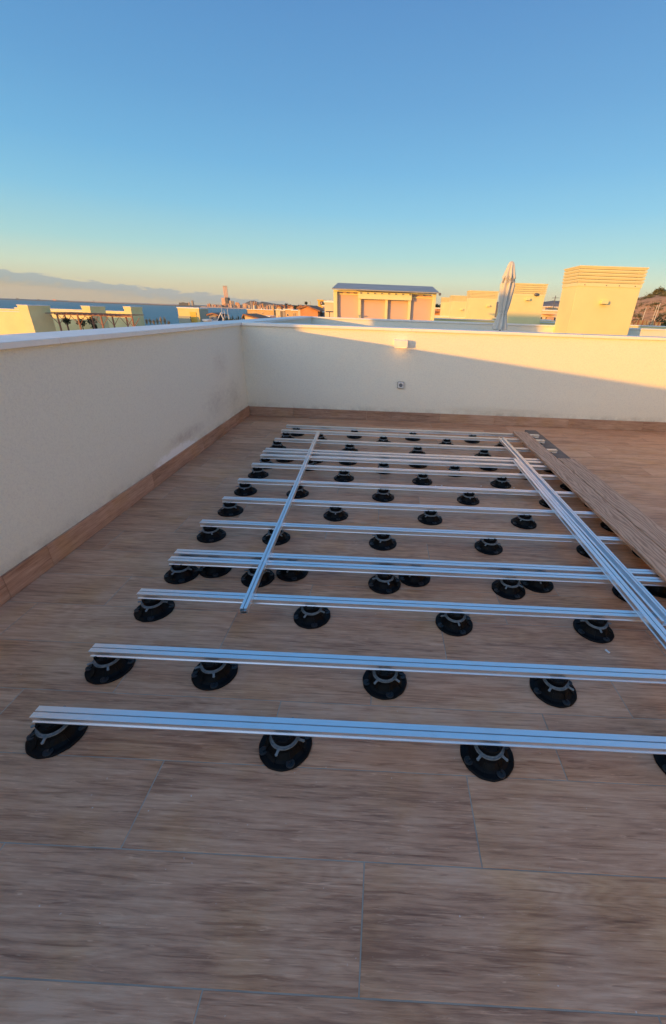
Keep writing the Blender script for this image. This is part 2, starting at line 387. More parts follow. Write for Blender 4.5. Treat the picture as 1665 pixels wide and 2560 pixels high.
W3 = wallbox('parapet_wall', -2.33, -2.03, 6.4, 12.0, -.35, ZC0); tag(W3, 'left parapet wall of the neighbouring terrace, just past the far corner', 'wall')
coping(W3, 'y', 6.40, 12.33, -2.40, -2.0, piece=2.0)
W4 = wallbox('parapet_wall', -2.33, 12.0, 12.0, 12.3, -.35, ZC0); tag(W4, 'far parapet wall of the neighbouring terrace, running behind the closed parasol', 'wall')
coping(W4, 'x', -1.998, 12.0, 11.97, 12.33, piece=2.4)
f2 = box('neighbour_terrace_floor', -2.03, 12, 6.4, 12.0, -.35, 0.0, 'concrete'); tag(f2, kind='structure')
f3 = box('third_terrace_floor', -2.33, 14, 12.3, 40, -.35, -.02, 'concrete'); tag(f3, kind='structure')
hb = box('terrace_block', -2.30, 13.9, -8.9, 39.9, -26, -.352, 'far_render'); tag(hb, 'rendered house block carrying the row of terraces', 'building')

# skirting tiles
sy = [-2.9, -1.8, -.43, .68, 1.73, 2.05, 3.28, 4.38, 5.49, 6.10]
for a, b_ in zip(sy, sy[1:]):
    box('skirting_tile', -2.0295, -2.017, a+.001, b_-.001, .001, .146, 'skirting_wood_y', W1, bevel=.0015)
sx = [-2.016, -1.35, -.24, .86, 1.68, 2.79, 3.9, 5.0, 6.1, 7.2]
for a, b_ in zip(sx, sx[1:]):
    box('skirting_tile', a+.001, b_-.001, 6.087, 6.0995, .001, .138, 'skirting_wood', W2, bevel=.0015)

# ------------------------------------------------------------------ fittings on the far wall
lamp = empty('wall_lamp', (.211, 6.1, 1.097), 'small rectangular wall lamp on the sunlit upper part of the far wall', 'wall lamp')
o = box('housing', -.094, .094, -.138, -.002, -.044, .045, 'coping_render', lamp, bevel=.004)
o = box('lens', -.08, .08, -.125, -.02, -.049, -.0445, 'lamp_glow', lamp)
sock = empty('power_socket', (.247, 6.1, .533), 'square white power socket on the shaded part of the far wall', 'socket')
box('back_box', -.046, .046, -.03, -.0005, -.046, .046, 'grey_metal', sock, bevel=.004)
box('cover_plate', -.041, .041, -.038, -.0302, -.041, .041, 'white_plastic', sock, bevel=.004)
b = mb()
n = 20; inner = []; outer = []
for i in range(n):
    a = 2*math.pi*i/n
    outer.append(b.verts.new((.027*math.cos(a), -.0405, .027*math.sin(a)))); inner.append(b.verts.new((.021*math.cos(a), -.0385, .021*math.sin(a))))
for i in range(n): b.faces.new((outer[i], outer[(i+1) % n], inner[(i+1) % n], inner[i]))
b.faces.new(inner)
well = mk('socket_well', b, 'grey_metal', sock)

# ------------------------------------------------------------------ joists
def joist_section(w=.049, h=.031, zt=.12):
    a = w/2; zb = zt-h
    return [(-a, zt), (-.0026, zt), (-.0026, zt-.014), (.0026, zt-.014), (.0026, zt), (a, zt), (a, zt-.003), (a-.0045, zt-.0034), (a-.0045, zb+.0030), (a, zb+.0030), (a, zb),
            (-a, zb), (-a, zb+.0030), (-a+.0045, zb+.0030), (-a+.0045, zt-.0034), (-a, zt-.003)]
JX0, JX1 = -1.250, 2.026
jy = [.975, 1.294, 1.692, 2.012, 2.093, 2.490, 2.890, 3.285, 3.690, 3.953, 4.085, 4.172, 4.552, 4.928, 5.168]
jb = mb(); prism_x(jb, joist_section(), 0, JX1-JX0)
bmesh.ops.recalc_face_normals(jb, faces=jb.faces); jme = bpy.data.meshes.new('rail'); jb.to_mesh(jme); jb.free(); jme.materials.append(M['aluminium'])
desc = ['silver aluminium rail lying nearest to the camera, first of the parallel rails', 'second silver aluminium rail from the front, behind the nearest one',
        'third silver rail from the front, just before the near end of the loose crossing rail',
        'front rail of the near close-set pair of silver rails', 'rear rail of the near close-set pair of silver rails',
        'first single silver rail beyond the near close-set pair', 'second single silver rail beyond the near close-set pair',
        'third single silver rail beyond the near close-set pair', 'single silver rail directly in front of the far group of three',
        'front rail of the far group of three close-set silver rails', 'middle rail of the far group of three close-set silver rails',
        'rear rail of the far group of three close-set silver rails', 'third silver rail counted from the far wall, right tip bare beside the boards',
        'second silver rail counted from the far wall', 'farthest silver rail, nearest to the far wall']
for i, y in enumerate(jy):
    o = bpy.data.objects.new('aluminium_rail', jme); C.objects.link(o)
    e = .006*math.sin(i*2.3)
    x0 = JX0+e
    o.location = (x0, y, 0); o.rotation_euler.z = R(random.uniform(-.08, .04))
    tag(o, desc[i], 'rail', 'parallel aluminium rails over the pedestals')

# ------------------------------------------------------------------ pedestals
def make_pedestal():
    root = empty('deck_pedestal', (0, 0, 0), 'x', 'pedestal')
    b = mb()
    # skirted base: rounded twelve-sided flange, then the cone
    def rf(i, z): 
        a = 2*math.pi*i/48
        return (1-.012*abs(math.sin(a*6))) if z < .012 else (1-.06*max(0, math.cos(a*4+math.pi))**2 if z < .03 else 1)
    lathe(b, [(.100, .0), (.1005, .005), (.097, .0085), (.080, .0105), (.070, .017), (.057, .038), (.0535, .052), (.050, .0525)], 48, rf=rf)
    mk('base', b, 'black_plastic', root)
    for k in range(8):
        a = k*math.pi/4+math.pi/8; b = mb()
        d = Vector((math.cos(a), math.sin(a), 0)); t = Vector((-d.y, d.x, 0))*.0007
        pts = [(.090, .008), (.088, .0105), (.0722, .0195), (.0590, .0392), (.055, .047), (.054, .02)]
        A = [b.verts.new(d*r+t+Vector((0, 0, z))) for r, z in pts]; B = [b.verts.new(d*r-t+Vector((0, 0, z))) for r, z in pts]
        b.faces.new(A); b.faces.new(B[::-1])
        for i in range(6): b.faces.new((A[i], B[i], B[(i+1) % 6], A[(i+1) % 6]))
        mk('rib', b, 'black_plastic', root)
    for k in range(4):
        a = k*math.pi/2+.35; d = Vector((math.cos(a), math.sin(a), 0))*.083
        b = mb(); 
        for i2, (rr, zz) in enumerate(((.0125, .0105), (.0125, .0135), (.0085, .0135), (.0078, .0112))): pass
        lathe(b, [(.0165, .0085), (.0165, .0135), (.0155, .0145), (.0075, .0142), (.0060, .0118)], 14, d.x, d.y)
        mk('screw_boss', b, 'pad_highlight', root)
    b = mb()
    lathe(b, [(.0425, .046), (.0425, .066), (.041, .0665), (.041, .070), (.0475, .0745), (.0485, .0855), (.047, .0875)], 32)
    head = mk('head', b, 'black_plastic', root)
    for sx_ in (-1, 1):
        for sy_ in (-1, 1):
            b = mb(); bx(b, sx_*.022-.0055, sx_*.022+.0055, sy_*.036-.006, sy_*.036+.006, .0855, .0945)
            mk('lug', b, 'black_plastic', head, bevel=.0015)
    # grey locking ring with finger tabs
    b = mb(); n = 40
    def ringrow(r, z): return [b.verts.new((r*math.cos(2*math.pi*i/n), r*math.sin(2*math.pi*i/n), z)) for i in range(n)]
    rows = [ringrow(.0440, .0515), ringrow(.0440, .0595), ringrow(.0470, .0595), ringrow(.0480, .0570), ringrow(.0520, .0570), ringrow(.0545, .0590), ringrow(.0560, .0590), ringrow(.0560, .0530)]
    for A, B in zip(rows, rows[1:]):
        for i in range(n): b.faces.new((A[i], A[(i+1) % n], B[(i+1) % n], B[i]))
    ring = mk('locking_ring', b, 'grey_plastic', root)
    for k in range(4):
        a = k*math.pi/2+math.pi/4+.06; b = mb()
        d = Vector((math.cos(a), math.sin(a), 0)); t = Vector((-d.y, d.x, 0))
        out_ = [(.054, -.007), (.060, -.0045), (.071, -.004), (.0755, -.0055), (.0785, -.003), (.0795, 0), (.0785, .003), (.0755, .0055), (.071, .004), (.060, .0045), (.054, .007)]
        zz = lambda r: .0575-(r-.054)*.10
        A = [b.verts.new(d*r+t*s+Vector((0, 0, zz(r)))) for r, s in out_]; B = [b.verts.new(d*r+t*s+Vector((0, 0, zz(r)-.004))) for r, s in out_]
        b.faces.new(A); b.faces.new(B[::-1])
        for i in range(len(out_)): b.faces.new((A[i], B[i], B[(i+1) % len(out_)], A[(i+1) % len(out_)]))
        mk('tab', b, 'grey_plastic', ring)
    return root
ORD = ['first', 'second', 'third', 'fourth', 'fifth', 'sixth', 'seventh', 'eighth']
rows = [(0, 'under the nearest rail', [-1.196, -.316, .449, 1.188]), (1, 'under the second rail from the front', [-1.193, -.711, .060, .816, 1.56]),
        (2, 'under the third rail from the front', [-1.194, -.336, .432, 1.177, 1.90]),
        (3, 'under the front rail of the near pair', [-1.194, -.723, .055, .810, 1.55]), (4, 'under the rear rail of the near pair', [-1.014, -.527, .243, 1.007, 1.75]),
        (5, 'under the first rail beyond the near pair', [-1.196, -.728, .040, .798, 1.53, 1.93]),
        (6, 'under the second rail beyond the near pair', [-1.197, -.343, .418, 1.170, 1.89]),
        (7, 'under the third rail beyond the near pair', [-1.199, -.730, .036, .796, 1.53, 1.93]),
        (8, 'under the single rail before the far three', [-1.202, -.354, .418, 1.188, 1.87]),
        (9, 'under the front rail of the far three', [-1.195, -.745, .034, .770, 1.52]), (11, 'under the rear rail of the far three', [-1.045, -.725, -.355, .410, 1.172, 1.87]),
        (12, 'under the third rail from the far wall', [-1.22, -.368, .428, 1.200, 1.94]), (13, 'under the second rail from the far wall', [-1.20, -.780, .024, .818, 1.52, 1.95]),
        (14, 'under the farthest rail', [-1.12, -.358, .408, 1.185, 1.94])]
ped0 = make_pedestal(); first = True
for ji, where, xs in rows:
    for k, x in enumerate(xs):
        o = ped0 if first else copy_tree(ped0)
        first = False
        o.location = (x, jy[ji]+random.uniform(-.004, .004), .0008)
        # the head follows the rail; the ring and base are turned at random
        a = random.choice([0, 0, math.pi])+R(random.uniform(-5, 5)); o.rotation_euler.z = a
        for ch in o.children:
            nm = ch.name.split('.')[0]
        ring = [c for c in o.children if c.name.startswith('locking_ring')][0]; ring.rotation_euler.z = random.uniform(0, math.pi)
        o['label'] = 'black pedestal ' + where + ', ' + ORD[k] + ' from the left'; o['group'] = 'black adjustable pedestals under the rails'

# ------------------------------------------------------------------ loose rails laid across
def tube_rail(length, w=.034, h=.033):
    """hollow rail with lipped groove along the top, local y axis"""
    b = mb(); t = .0025
    def pr(sec):
        A = [b.verts.new((x, 0, z)) for x, z in sec]; B = [b.verts.new((x, length, z)) for x, z in sec]; n = len(sec)
        for i in range(n): b.faces.new((A[i], A[(i+1) % n], B[(i+1) % n], B[i]))
        b.faces.new(A[::-1]); b.faces.new(B)
    a = w/2
    pr([(-a, 0), (-a+t, 0), (-a+t, h), (-a, h)]); pr([(a-t, 0), (a, 0), (a, h), (a-t, h)])
    pr([(-a+t, 0), (a-t, 0), (a-t, t), (-a+t, t)])
    pr([(-a+t, h-t), (-.002, h-t), (-.002, h), (-a+t, h)]); pr([(.002, h-t), (a-t, h-t), (a-t, h), (.002, h)])
    pr([(-a+t, h*.42), (a-t, h*.42), (a-t, h*.42+t), (-a+t, h*.42+t)])
    return b
def place_loose(bm, p0, p1, label, z=.1205, group='loose aluminium rails laid across the others'):
    d = Vector((p1[0]-p0[0], p1[1]-p0[1], 0)); o = mk('crossing_rail', bm, 'aluminium_y')
    o.location = (p0[0], p0[1], z); o.rotation_euler.z = math.atan2(-d.x, d.y); return tag(o, label, 'rail', group)
d1 = math.hypot(-.775+.650, 4.79-1.56)
place_loose(tube_rail(d1), (-.650, 1.555), (-.772, 4.79), 'loose silver rail lying across the others on the left')
b = mb(); sec = joist_section(.052, .031, .031)
A = [b.verts.new((y, 0, z)) for y, z in sec]; B = [b.verts.new((y, 3.27, z)) for y, z in sec]; n = len(sec)
for i in range(n): b.faces.new((A[i], A[(i+1) % n], B[(i+1) % n], B[i]))
b.faces.new(A[::-1]); b.faces.new(B)
place_loose(b, (1.389, 4.06-3.27), (1.415, 4.06), 'flat topped loose rail, left one of the two lying side by side')
b = mb(); Ls = 3.25; h = .036
def pr2(sec):
    A = [b.verts.new((x, 0, z)) for x, z in sec]; B = [b.verts.new((x, Ls, z)) for x, z in sec]; n = len(sec)
    for i in range(n): b.faces.new((A[i], A[(i+1) % n], B[(i+1) % n], B[i]))
    b.faces.new(A[::-1]); b.faces.new(B)
for s in (1,):
    pr2([(-.033, 0), (-.030, 0), (-.030, h-.004), (-.033, h-.004)])
    pr2([(-.040, h-.004), (-.026, h-.004), (-.026, h-.0015), (-.040, h-.0015)])
    pr2([(-.030, .004), (.004, .004), (.004, .0065), (-.030, .0065)])
    pr2([(-.012, .0065), (-.010, .0065), (-.010, .018), (-.012, .018)])
    pr2([(.004, 0), (.0065, 0), (.0065, h), (.004, h)]); pr2([(.0305, 0), (.033, 0), (.033, h), (.0305, h)])
    pr2([(.0065, h-.0025), (.0165, h-.0025), (.0165, h), (.0065, h)]); pr2([(.0195, h-.0025), (.0305, h-.0025), (.0305, h), (.0195, h)])
    pr2([(.0065, 0), (.0305, 0), (.0305, .0025), (.0065, .0025)])
place_loose(b, (1.476, 1.600), (1.467, 4.848), 'channelled loose rail on the right, beside the boards')

# ------------------------------------------------------------------ deck boards
def board(x0, x1, y0, y1, z0, label, mat='composite_board', rz=0):
    b = mb(); w = x1-x0; L_ = y1-y0; t = .0235
    sec = [(-w/2, 0), (-w/2, .008), (-w/2+.008, .0085), (-w/2+.008, .0135), (-w/2, .014), (-w/2, t-.003), (-w/2+.003, t), (w/2-.003, t), (w/2, t-.003), (w/2, .014), (w/2-.008, .0135), (w/2-.008, .0085), (w/2, .008), (w/2, 0)]
    A = [b.verts.new((x, -L_/2, z)) for x, z in sec]; B = [b.verts.new((x, L_/2, z)) for x, z in sec]; n = len(sec)
    for i in range(n): b.faces.new((A[i], A[(i+1) % n], B[(i+1) % n], B[i]))
    b.faces.new(A[::-1]); b.faces.new(B)
    o = mk('deck_board', b, mat); o.location = ((x0+x1)/2, (y0+y1)/2, z0); o.rotation_euler.z = rz
    return tag(o, label, 'deck board', 'loose composite deck boards')
board(1.702, 1.884, 1.55, 5.20, .1215, 'left wood-grain composite board resting on the right ends of the rails')
board(1.893, 2.074, .9, 4.165, .1215, 'right wood-grain composite board, starting closer to the camera than its neighbour')
board(2.055, 2.215, 2.3, 5.77, .001, 'dark grey strip lying flat on the tiles under the rail ends', 'dark_strip')  # dark grey strip on the floor, given the board profile
b = mb(); bx(b, -.012, .012, -.005, .005, 0, .003); o = mk('plastic_shim', b, 'white_plastic'); o.location = (1.178, 1.535, .001); o.rotation_euler.z = R(-62)
tag(o, 'tiny white plastic chip lying on the tiles in front of the third rail', 'chip')
for k, (x, y) in enumerate([(.60, 3.71), (.985, 3.74), (1.30, 3.73), (.54, 3.69)]):
    b = mb(); bx(b, -.006, .006, -.004, .004, 0, .004); o = mk('debris_chip', b, 'white_plastic'); o.location = (x, y-.1, .001); o.rotation_euler.z = k
    tag(o, 'tiny pale chip of debris among the far pedestals', 'debris', 'pale chips among the far pedestals')

# ------------------------------------------------------------------ chimneys with louvred heads
def chimney(x0, x1, y0, y1, ztop, zb, label, lou=.38, nsl=5, group='louvred chimneys of the terrace row', lampside=True, mat='chimney_render', vent=False):
    root = empty('louvred_chimney', ((x0+x1)/2, (y0+y1)/2, zb), label, 'chimney', group)
    cx, cy = (x0+x1)/2, (y0+y1)/2; hx, hy = (x1-x0)/2, (y1-y0)/2
    z1 = ztop-lou-zb; zt = ztop-zb
    box('body', -hx, hx, -hy, hy, 0, z1, mat, root, bevel=.004)
    box('core', -hx+.1, hx-.1, -hy+.1, hy-.1, z1, zt-.02, 'dark_void', root)
    skirt = lou*.2; b = mb(); e = .012
    bx(b, -hx-e, hx+e, -hy-e, hy+e, z1-skirt*.5, z1+skirt*.5); mk('louvre_skirt', b, 'louvre_paint', root)
    if vent:
        for s in (-.78, -.1, .3, .8): 
            b = mb(); tube(b, (s*hx, -hy-e, z1-skirt*.1), (s*hx, -hy-e-.008, z1-skirt*.1), .012, 8); mk('screw', b, 'grey_metal', root)
    ph = (lou-skirt*.5)/nsl
    for i in range(nsl):
        b = mb(); za = z1+skirt*.5+ph*i; zb_ = za+ph*.98
        def loop(off, z): return [b.verts.new(p) for p in ((-hx-off, -hy-off, z), (hx+off, -hy-off, z), (hx+off, hy+off, z), (-hx-off, hy+off, z))]
        o0 = .004+.008*(i+1)/nsl
        lo = loop(o0+.002, za+ph*.10); l2 = loop(o0+.022, za+ph*.62); l3 = loop(o0+.022, za+ph*.95); up = loop(o0-.05, zb_); 
        for P_, Q_ in ((lo, l2), (l2, l3), (l3, up), (up, lo)):
            for k in range(4): b.faces.new((P_[k], P_[(k+1) % 4], Q_[(k+1) % 4], Q_[k]))
        mk('louvre_slat', b, 'louvre_paint', root)
    e = .045
    box('cap', -hx-e, hx+e, -hy-e, hy+e, zt-.02, zt, 'louvre_paint', root, bevel=.003)
    return root
def chimlamp(x, y, z, s, label):
    l = empty('wall_lamp', (x, y, z), label, 'wall lamp', 'box lamps on the chimneys')
    box('housing', -.078*s, .078*s, -.12, -.003, -.036*s, .036*s, 'chimney_render', l, bevel=.004); box('lens', -.07*s, .07*s, -.11, -.02, -.040*s, -.0365*s, 'grey_metal', l)
chimney(4.50, 6.00, 11.10, 12.0, 2.585, 0, 'largest and nearest louvred chimney, on the right of the terraces', vent=True, group=None)
chimlamp(5.20, 11.1, 1.84, 1, 'box lamp on the front of the largest, nearest chimney')
chimney(4.50, 6.00, 17.60, 18.5, 2.585, 0, 'second louvred chimney, directly right of the closed parasol', group=None)
chimlamp(5.36, 17.6, 2.05, 1.0, 'box lamp on the front of the second chimney, beside the parasol')
chimney(4.50, 6.00, 25.05, 25.95, 2.62, 0, 'third louvred chimney, just left of the parasol', group=None)
chimlamp(5.55, 25.05, 1.9, 1.1, 'box lamp on the front of the third chimney, left of the parasol')
chimney(4.50, 6.00, 32.0, 32.9, 2.59, 0, 'fourth louvred chimney, small, behind the third one', group=None)
chimney(4.50, 6.00, 37.3, 38.2, 2.61, 0, 'fifth and smallest louvred chimney, farthest left of the row', group=None)
chimlamp(5.28, 32.0, 1.72, 1.1, 'box lamp on the front of the fourth chimney')
# oval bulkhead on the second chimney
b = mb(); bmesh.ops.create_uvsphere(b, u_segments=16, v_segments=8, radius=1)
o = mk('bulkhead_lamp', b, 'grey_metal', smooth=True); o.scale = (.10, .05, .055); o.location = (5.66, 17.55, 2.22); tag(o, 'grey oval bulkhead lamp high on the second chimney', 'wall lamp')
# party walls of the further terraces
for i, (y, xa, xb, lab) in enumerate([(18.5, 1.9, 12, 'cream party wall behind the second chimney'), (25.95, 2.2, 12, 'cream party wall behind the third chimney'), (32.9, 3.3, 12, 'low cream party wall behind the fourth chimney')]):
    w = box('party_wall', xa, xb, y, y+.25, 0, ZC0, 'chimney_render'); tag(w, lab, 'wall'); box('coping_slab', xa-.03, xb, y-.03, y+.28, ZC0, ZC1, 'coping_render', w)

# ------------------------------------------------------------------ closed parasol
um = empty('closed_parasol', (2.76, 10.8, 0), 'tall closed cream parasol tied at its foot, standing on the neighbouring terrace', 'parasol')
b = mb(); tube(b, (0, 0, .03), (0, 0, 2.5), .022, 10); mk('pole', b, 'pole_wood', um)
b = mb(); bx(b, -.28, .28, -.28, .28, 0, .05); mk('base', b, 'grey_metal', um, bevel=.01)
b = mb(); n = 64; prof = [(.012, 2.595), (.055, 2.575), (.085, 2.52), (.105, 2.44), (.135, 2.34), (.155, 2.28), (.150, 2.25), (.125, 2.225), (.150, 2.18), (.165, 2.12), (.160, 2.02), (.152, 1.92), (.145, 1.8), (.132, 1.68), (.118, 1.60), (.108, 1.545), (.108, 1.51), (.128, 1.42), (.155, 1.30), (.178, 1.20), (.182, 1.17)]
rings = []
for j, (r, z) in enumerate(prof):
    row = []; r *= .80
    for i in range(n):
        a = 2*math.pi*i/n; f = .14+.15*min(1, j/6)
        fold = 1+f*math.cos(8*a+.5*math.sin(z*2.1))+.05*math.cos(19*a+z*3)
        lean = -.045*(z-1.2)/1.4*-1
        row.append(b.verts.new((r*fold*math.cos(a)*1.0+.03*(z-1.5), r*fold*math.sin(a), z+.012*math.cos(8*a)*(j > 18))))
    rings.append(row)
for A, B in zip(rings, rings[1:]):
    for i in range(n): b.faces.new((A[i], A[(i+1) % n], B[(i+1) % n], B[i]))
b.faces.new(rings[0])
mk('canopy', b, 'canopy_cloth', um, smooth=True)
b = mb(); lathe(b, [(.100, 1.515), (.102, 1.54), (.097, 1.542), (.097, 1.513)], 32); mk('tie_band', b, 'canopy_cloth', um)
# loose valance flap near the top, with a gap
b = mb(); 
for a0, a1, zt_, zb2, r_ in ((-1.9, -.9, 2.30, 2.14, .16), (-.7, .3, 2.31, 2.16, .165), (2.4, 3.6, 2.30, 2.12, .165)):
    r_ *= .8; q = [b.verts.new((r_*.85*math.cos(a)+.022, r_*.85*math.sin(a), zt_)) for a in (a0, (a0+a1)/2, a1)]; w = [b.verts.new((r_*1.2*math.cos(a)+.02, r_*1.2*math.sin(a), zb2+.02*k)) for k, a in enumerate((a0, (a0+a1)/2, a1))]
    for k in range(2): b.faces.new((q[k], q[k+1], w[k+1], w[k]))
bmesh.ops.solidify(b, geom=list(b.faces), thickness=.006)
mk('vent_flap', b, 'canopy_cloth', um)

# ------------------------------------------------------------------ roller-door shed on the third terrace
sh = empty('roof_shed', (0, 15.0, 0), 'long low shed with four pinkish panels under a grey sloping roof', 'shed')
Ys = 15.0
X = lambda r: r*Ys
zz = lambda r: 1.5+r*Ys
box('back_wall', X(-.116), X(.105), 1.5, 1.6, -.02, 2.15, 'shed_post', sh)
for a, b_ in ((-.1185, -.1105), (-.0635, -.0580), (-.0045, .0015), (.0465, .0525), (.0985, .1065)):
    box('post', X(a), X(b_), -.02, .12, -.02, zz(.0345)-.012, 'shed_post', sh, bevel=.006)
for a, b_, zt_ in ((-.1105, -.0635, .034), (-.0580, -.0045, .0215), (.0015, .0465, .0205), (.0525, .0985, .032)):
    box('roller_panel', X(a)+.004, X(b_)-.004, .10, .13, -.015, zz(zt_), 'shed_panel', sh)
box('rail_box', X(-.1100), X(-.0640), .06, .10, zz(.0285), zz(.0305), 'shed_post', sh)
box('rail_box', X(.0530), X(.0980), .06, .10, zz(.0262), zz(.0282), 'shed_post', sh)
box('fascia', X(-.064), X(.0530), -.10, -.022, zz(.0210), zz(.0345), 'shed_post', sh, bevel=.005)
box('lintel', X(-.1185), X(-.0640), -.03, .10, zz(.0345)-.01, zz(.0368), 'shed_post', sh)
box('lintel', X(.0530), X(.1065), -.03, .10, zz(.0345)-.01, zz(.0368), 'shed_post', sh)
for k in range(14):
    x = X(-.104)+k*(X(.094)-X(-.104))/13
    yy = -.14 if -.064 < x/Ys < .053 else .02
    b = mb(); bx(b, x-.018, x+.018, yy, yy+.04, zz(.0312), zz(.0335)); mk('bracket', b, 'grey_metal', sh)
b = mb()
v = [b.verts.new(p) for p in ((X(-.1200), -.25, zz(.0372)), (X(.1105), -.25, zz(.0360)), (X(.1080), 1.75, zz(.0460)+.11), (X(-.1215), 1.75, zz(.0470)+.11))]
v2 = [b.verts.new((q.co.x, q.co.y, q.co.z+.03)) for q in v]
b.faces.new(v); b.faces.new(v2[::-1])
for i in range(4): b.faces.new((v[i], v[(i+1) % 4], v2[(i+1) % 4], v2[i]))
mk('sheet_roof', b, 'roof_metal', sh)
b = mb(); tube(b, (X(.1115), -.2, zz(.0345)), (X(.1115), -.33, zz(.0345)), .03, 10, .045); mk('spotlight', b, 'grey_metal', sh)
# little dark stand left of the shed
st = empty('round_side_table', (-.128*14, 14, 0), 'small dark flat-topped stand in front of the cream block, left of the shed', 'stand')
b = mb(); tube(b, (0, 0, 0), (0, 0, 1.40), .012, 8); mk('leg', b, 'pole_wood', st)
b = mb(); lathe(b, [(.10, 1.395), (.13, 1.41), (.12, 1.425)], 20); mk('top', b, 'grey_door_paint', st)
b = mb(); lathe(b, [(.16, -.02), (.15, .03)], 16); mk('foot', b, 'grey_door_paint', st)

# ------------------------------------------------------------------ terraces of the lower row, left
LZ = -1.9
lf = box('lower_terrace_floor', -36, -17.5, 22, 46, LZ-.3, LZ, 'concrete'); tag(lf, kind='structure')
lb = box('terrace_block', -35.8, -17.7, 22.2, 45.8, -26, LZ-.302, 'far_render'); tag(lb, 'rendered house block under the lower terraces on the left', 'building')
for y, x1, lab in ((30.2, -25.0, 'sunlit cream wall at the far left edge of the picture'), (36.6, -24.9, 'sunlit cream wall behind the timber pergola, left part'), (42.5, -24.9, 'sunlit cream wall behind the timber pergola, right part')):
    w = box('party_wall', -36, x1, y, y+.25, LZ, .585, 'chimney_render'); tag(w, lab, 'wall')
    box('coping_slab', -36, x1, y-.04, y+.29, .585, .63, 'coping_render', w)
for y, lab in ((30.0, 'left of the three plain cream chimneys beyond the left wall'), (36.4, 'middle one of the three plain cream chimneys, behind the pergola'), (42.3, 'right one of the three plain cream chimneys, at the pergola end')):
    root = empty('plain_chimney', (-24.8, y+1.0, LZ), lab, 'chimney')
    box('body', -.33, .33, -1.0, 1.0, 0, 1.06-LZ-.22, 'chimney_render', root)
    box('head', -.36, .36, -1.02, 1.02, 1.06-LZ-.22, 1.06-LZ-.04, 'chimney_render', root)
    box('cap', -.39, .39, -1.05, 1.05, 1.06-LZ-.04, 1.06-LZ, 'coping_render', root)
pg = empty('timber_pergola', (-22, 33, LZ), 'long timber pergola with knee braces on the lower terrace to the left', 'pergola')
def pgx(px, Y): return (-.877+.000249*px)*Y+22
fz = 1.5-.0315*31.5-LZ
FR = [(500, 31.5), (690, 31.5), (905, 31.5), (1195, 31.5)]; BK = [(570, 34.6), (820, 34.6), (1012, 34.6), (1140, 34.6)]
for (px, Y) in FR+BK:
    x = pgx(px, Y); zt_ = 1.5-.0305*Y-LZ
    box('post', x-.04, x+.04, Y-33-.04, Y-33+.04, 0, zt_-.06, 'timber', pg)
    for s in (-1, 1):
        b = mb(); tube(b, (x, Y-33, zt_-.72), (x+s*.52, Y-33, zt_-.08), .022, 5); mk('brace', b, 'timber', pg)
for Y, a, c in ((31.5, 480, 1200), (34.6, 560, 1190)):
    zt_ = 1.5-.0305*Y-LZ
    box('beam', pgx(a, Y), pgx(c, Y), Y-33-.04, Y-33+.04, zt_-.06, zt_+.04, 'timber', pg)
for k in range(16):
    x = pgx(485+k*46, 33); zt_ = 1.5-.0305*33-LZ
    box('rafter', x-.04, x+.04, -1.9, 2.0, zt_+.05, zt_+.10, 'timber', pg)

def leafclump(name, cx, cy, cz, rx, ry, rz, n, size, mat, parent=None, seed=1, hollow=.35, flat=False):
    rnd = random.Random(seed); vs = []; fs = []
    for i in range(n):
        while True:
            p = Vector((rnd.uniform(-1, 1), rnd.uniform(-1, 1), rnd.uniform(-1, 1)))
            if p.length < 1 and p.length > hollow: break
        k = .75+.5*noise.noise(p*2.3+Vector((seed, 0, 0)))
        p = Vector((p.x*rx*k, p.y*ry*k, p.z*rz*k))+Vector((cx, cy, cz))
        a = Vector((rnd.gauss(0, 1), rnd.gauss(0, 1), rnd.gauss(0, 1))).normalized()*size*rnd.uniform(.6, 1.4); c = a.orthogonal().normalized()*size*rnd.uniform(.4, .8)
        j = len(vs); vs += [p-a, p+c, p+a, p-c]; fs.append((j, j+1, j+2, j+3))
    me = bpy.data.meshes.new(name); me.from_pydata([tuple(q) for q in vs], [], fs); me.materials.append(M[mat])
    o = bpy.data.objects.new(name, me); C.objects.link(o)
    if parent: o.parent = parent
    return o
for k, (rx_, rz_, Y, s) in enumerate([(-.734, -.045, 34.0, .30), (-.700, -.047, 35.5, .36), (-.676, -.043, 35.5, .34), (-.672, -.055, 35.5, .22)]):
    p = P3(rx_, rz_, Y); pl = empty('potted_shrub', (p[0], p[1], LZ), ['dark shrub beside the left chimney under the pergola', 'wide dark shrub under the middle of the pergola', 'round dark shrub just left of the middle chimney', 'small low shrub beside the middle chimney'][k], 'shrub')
    leafclump('foliage', 0, 0, p[2]-LZ, s*1.3, s, s, 260, .055, 'dark_leaf', pl, seed=k+3)
    b = mb(); tube(b, (0, 0, 0), (0, 0, p[2]-LZ), .03, 6); mk('stem', b, 'bark', pl)
    b = mb(); lathe(b, [(.13, 0), (.18, .35)], 14); mk('pot', b, 'terracotta_roof', pl)

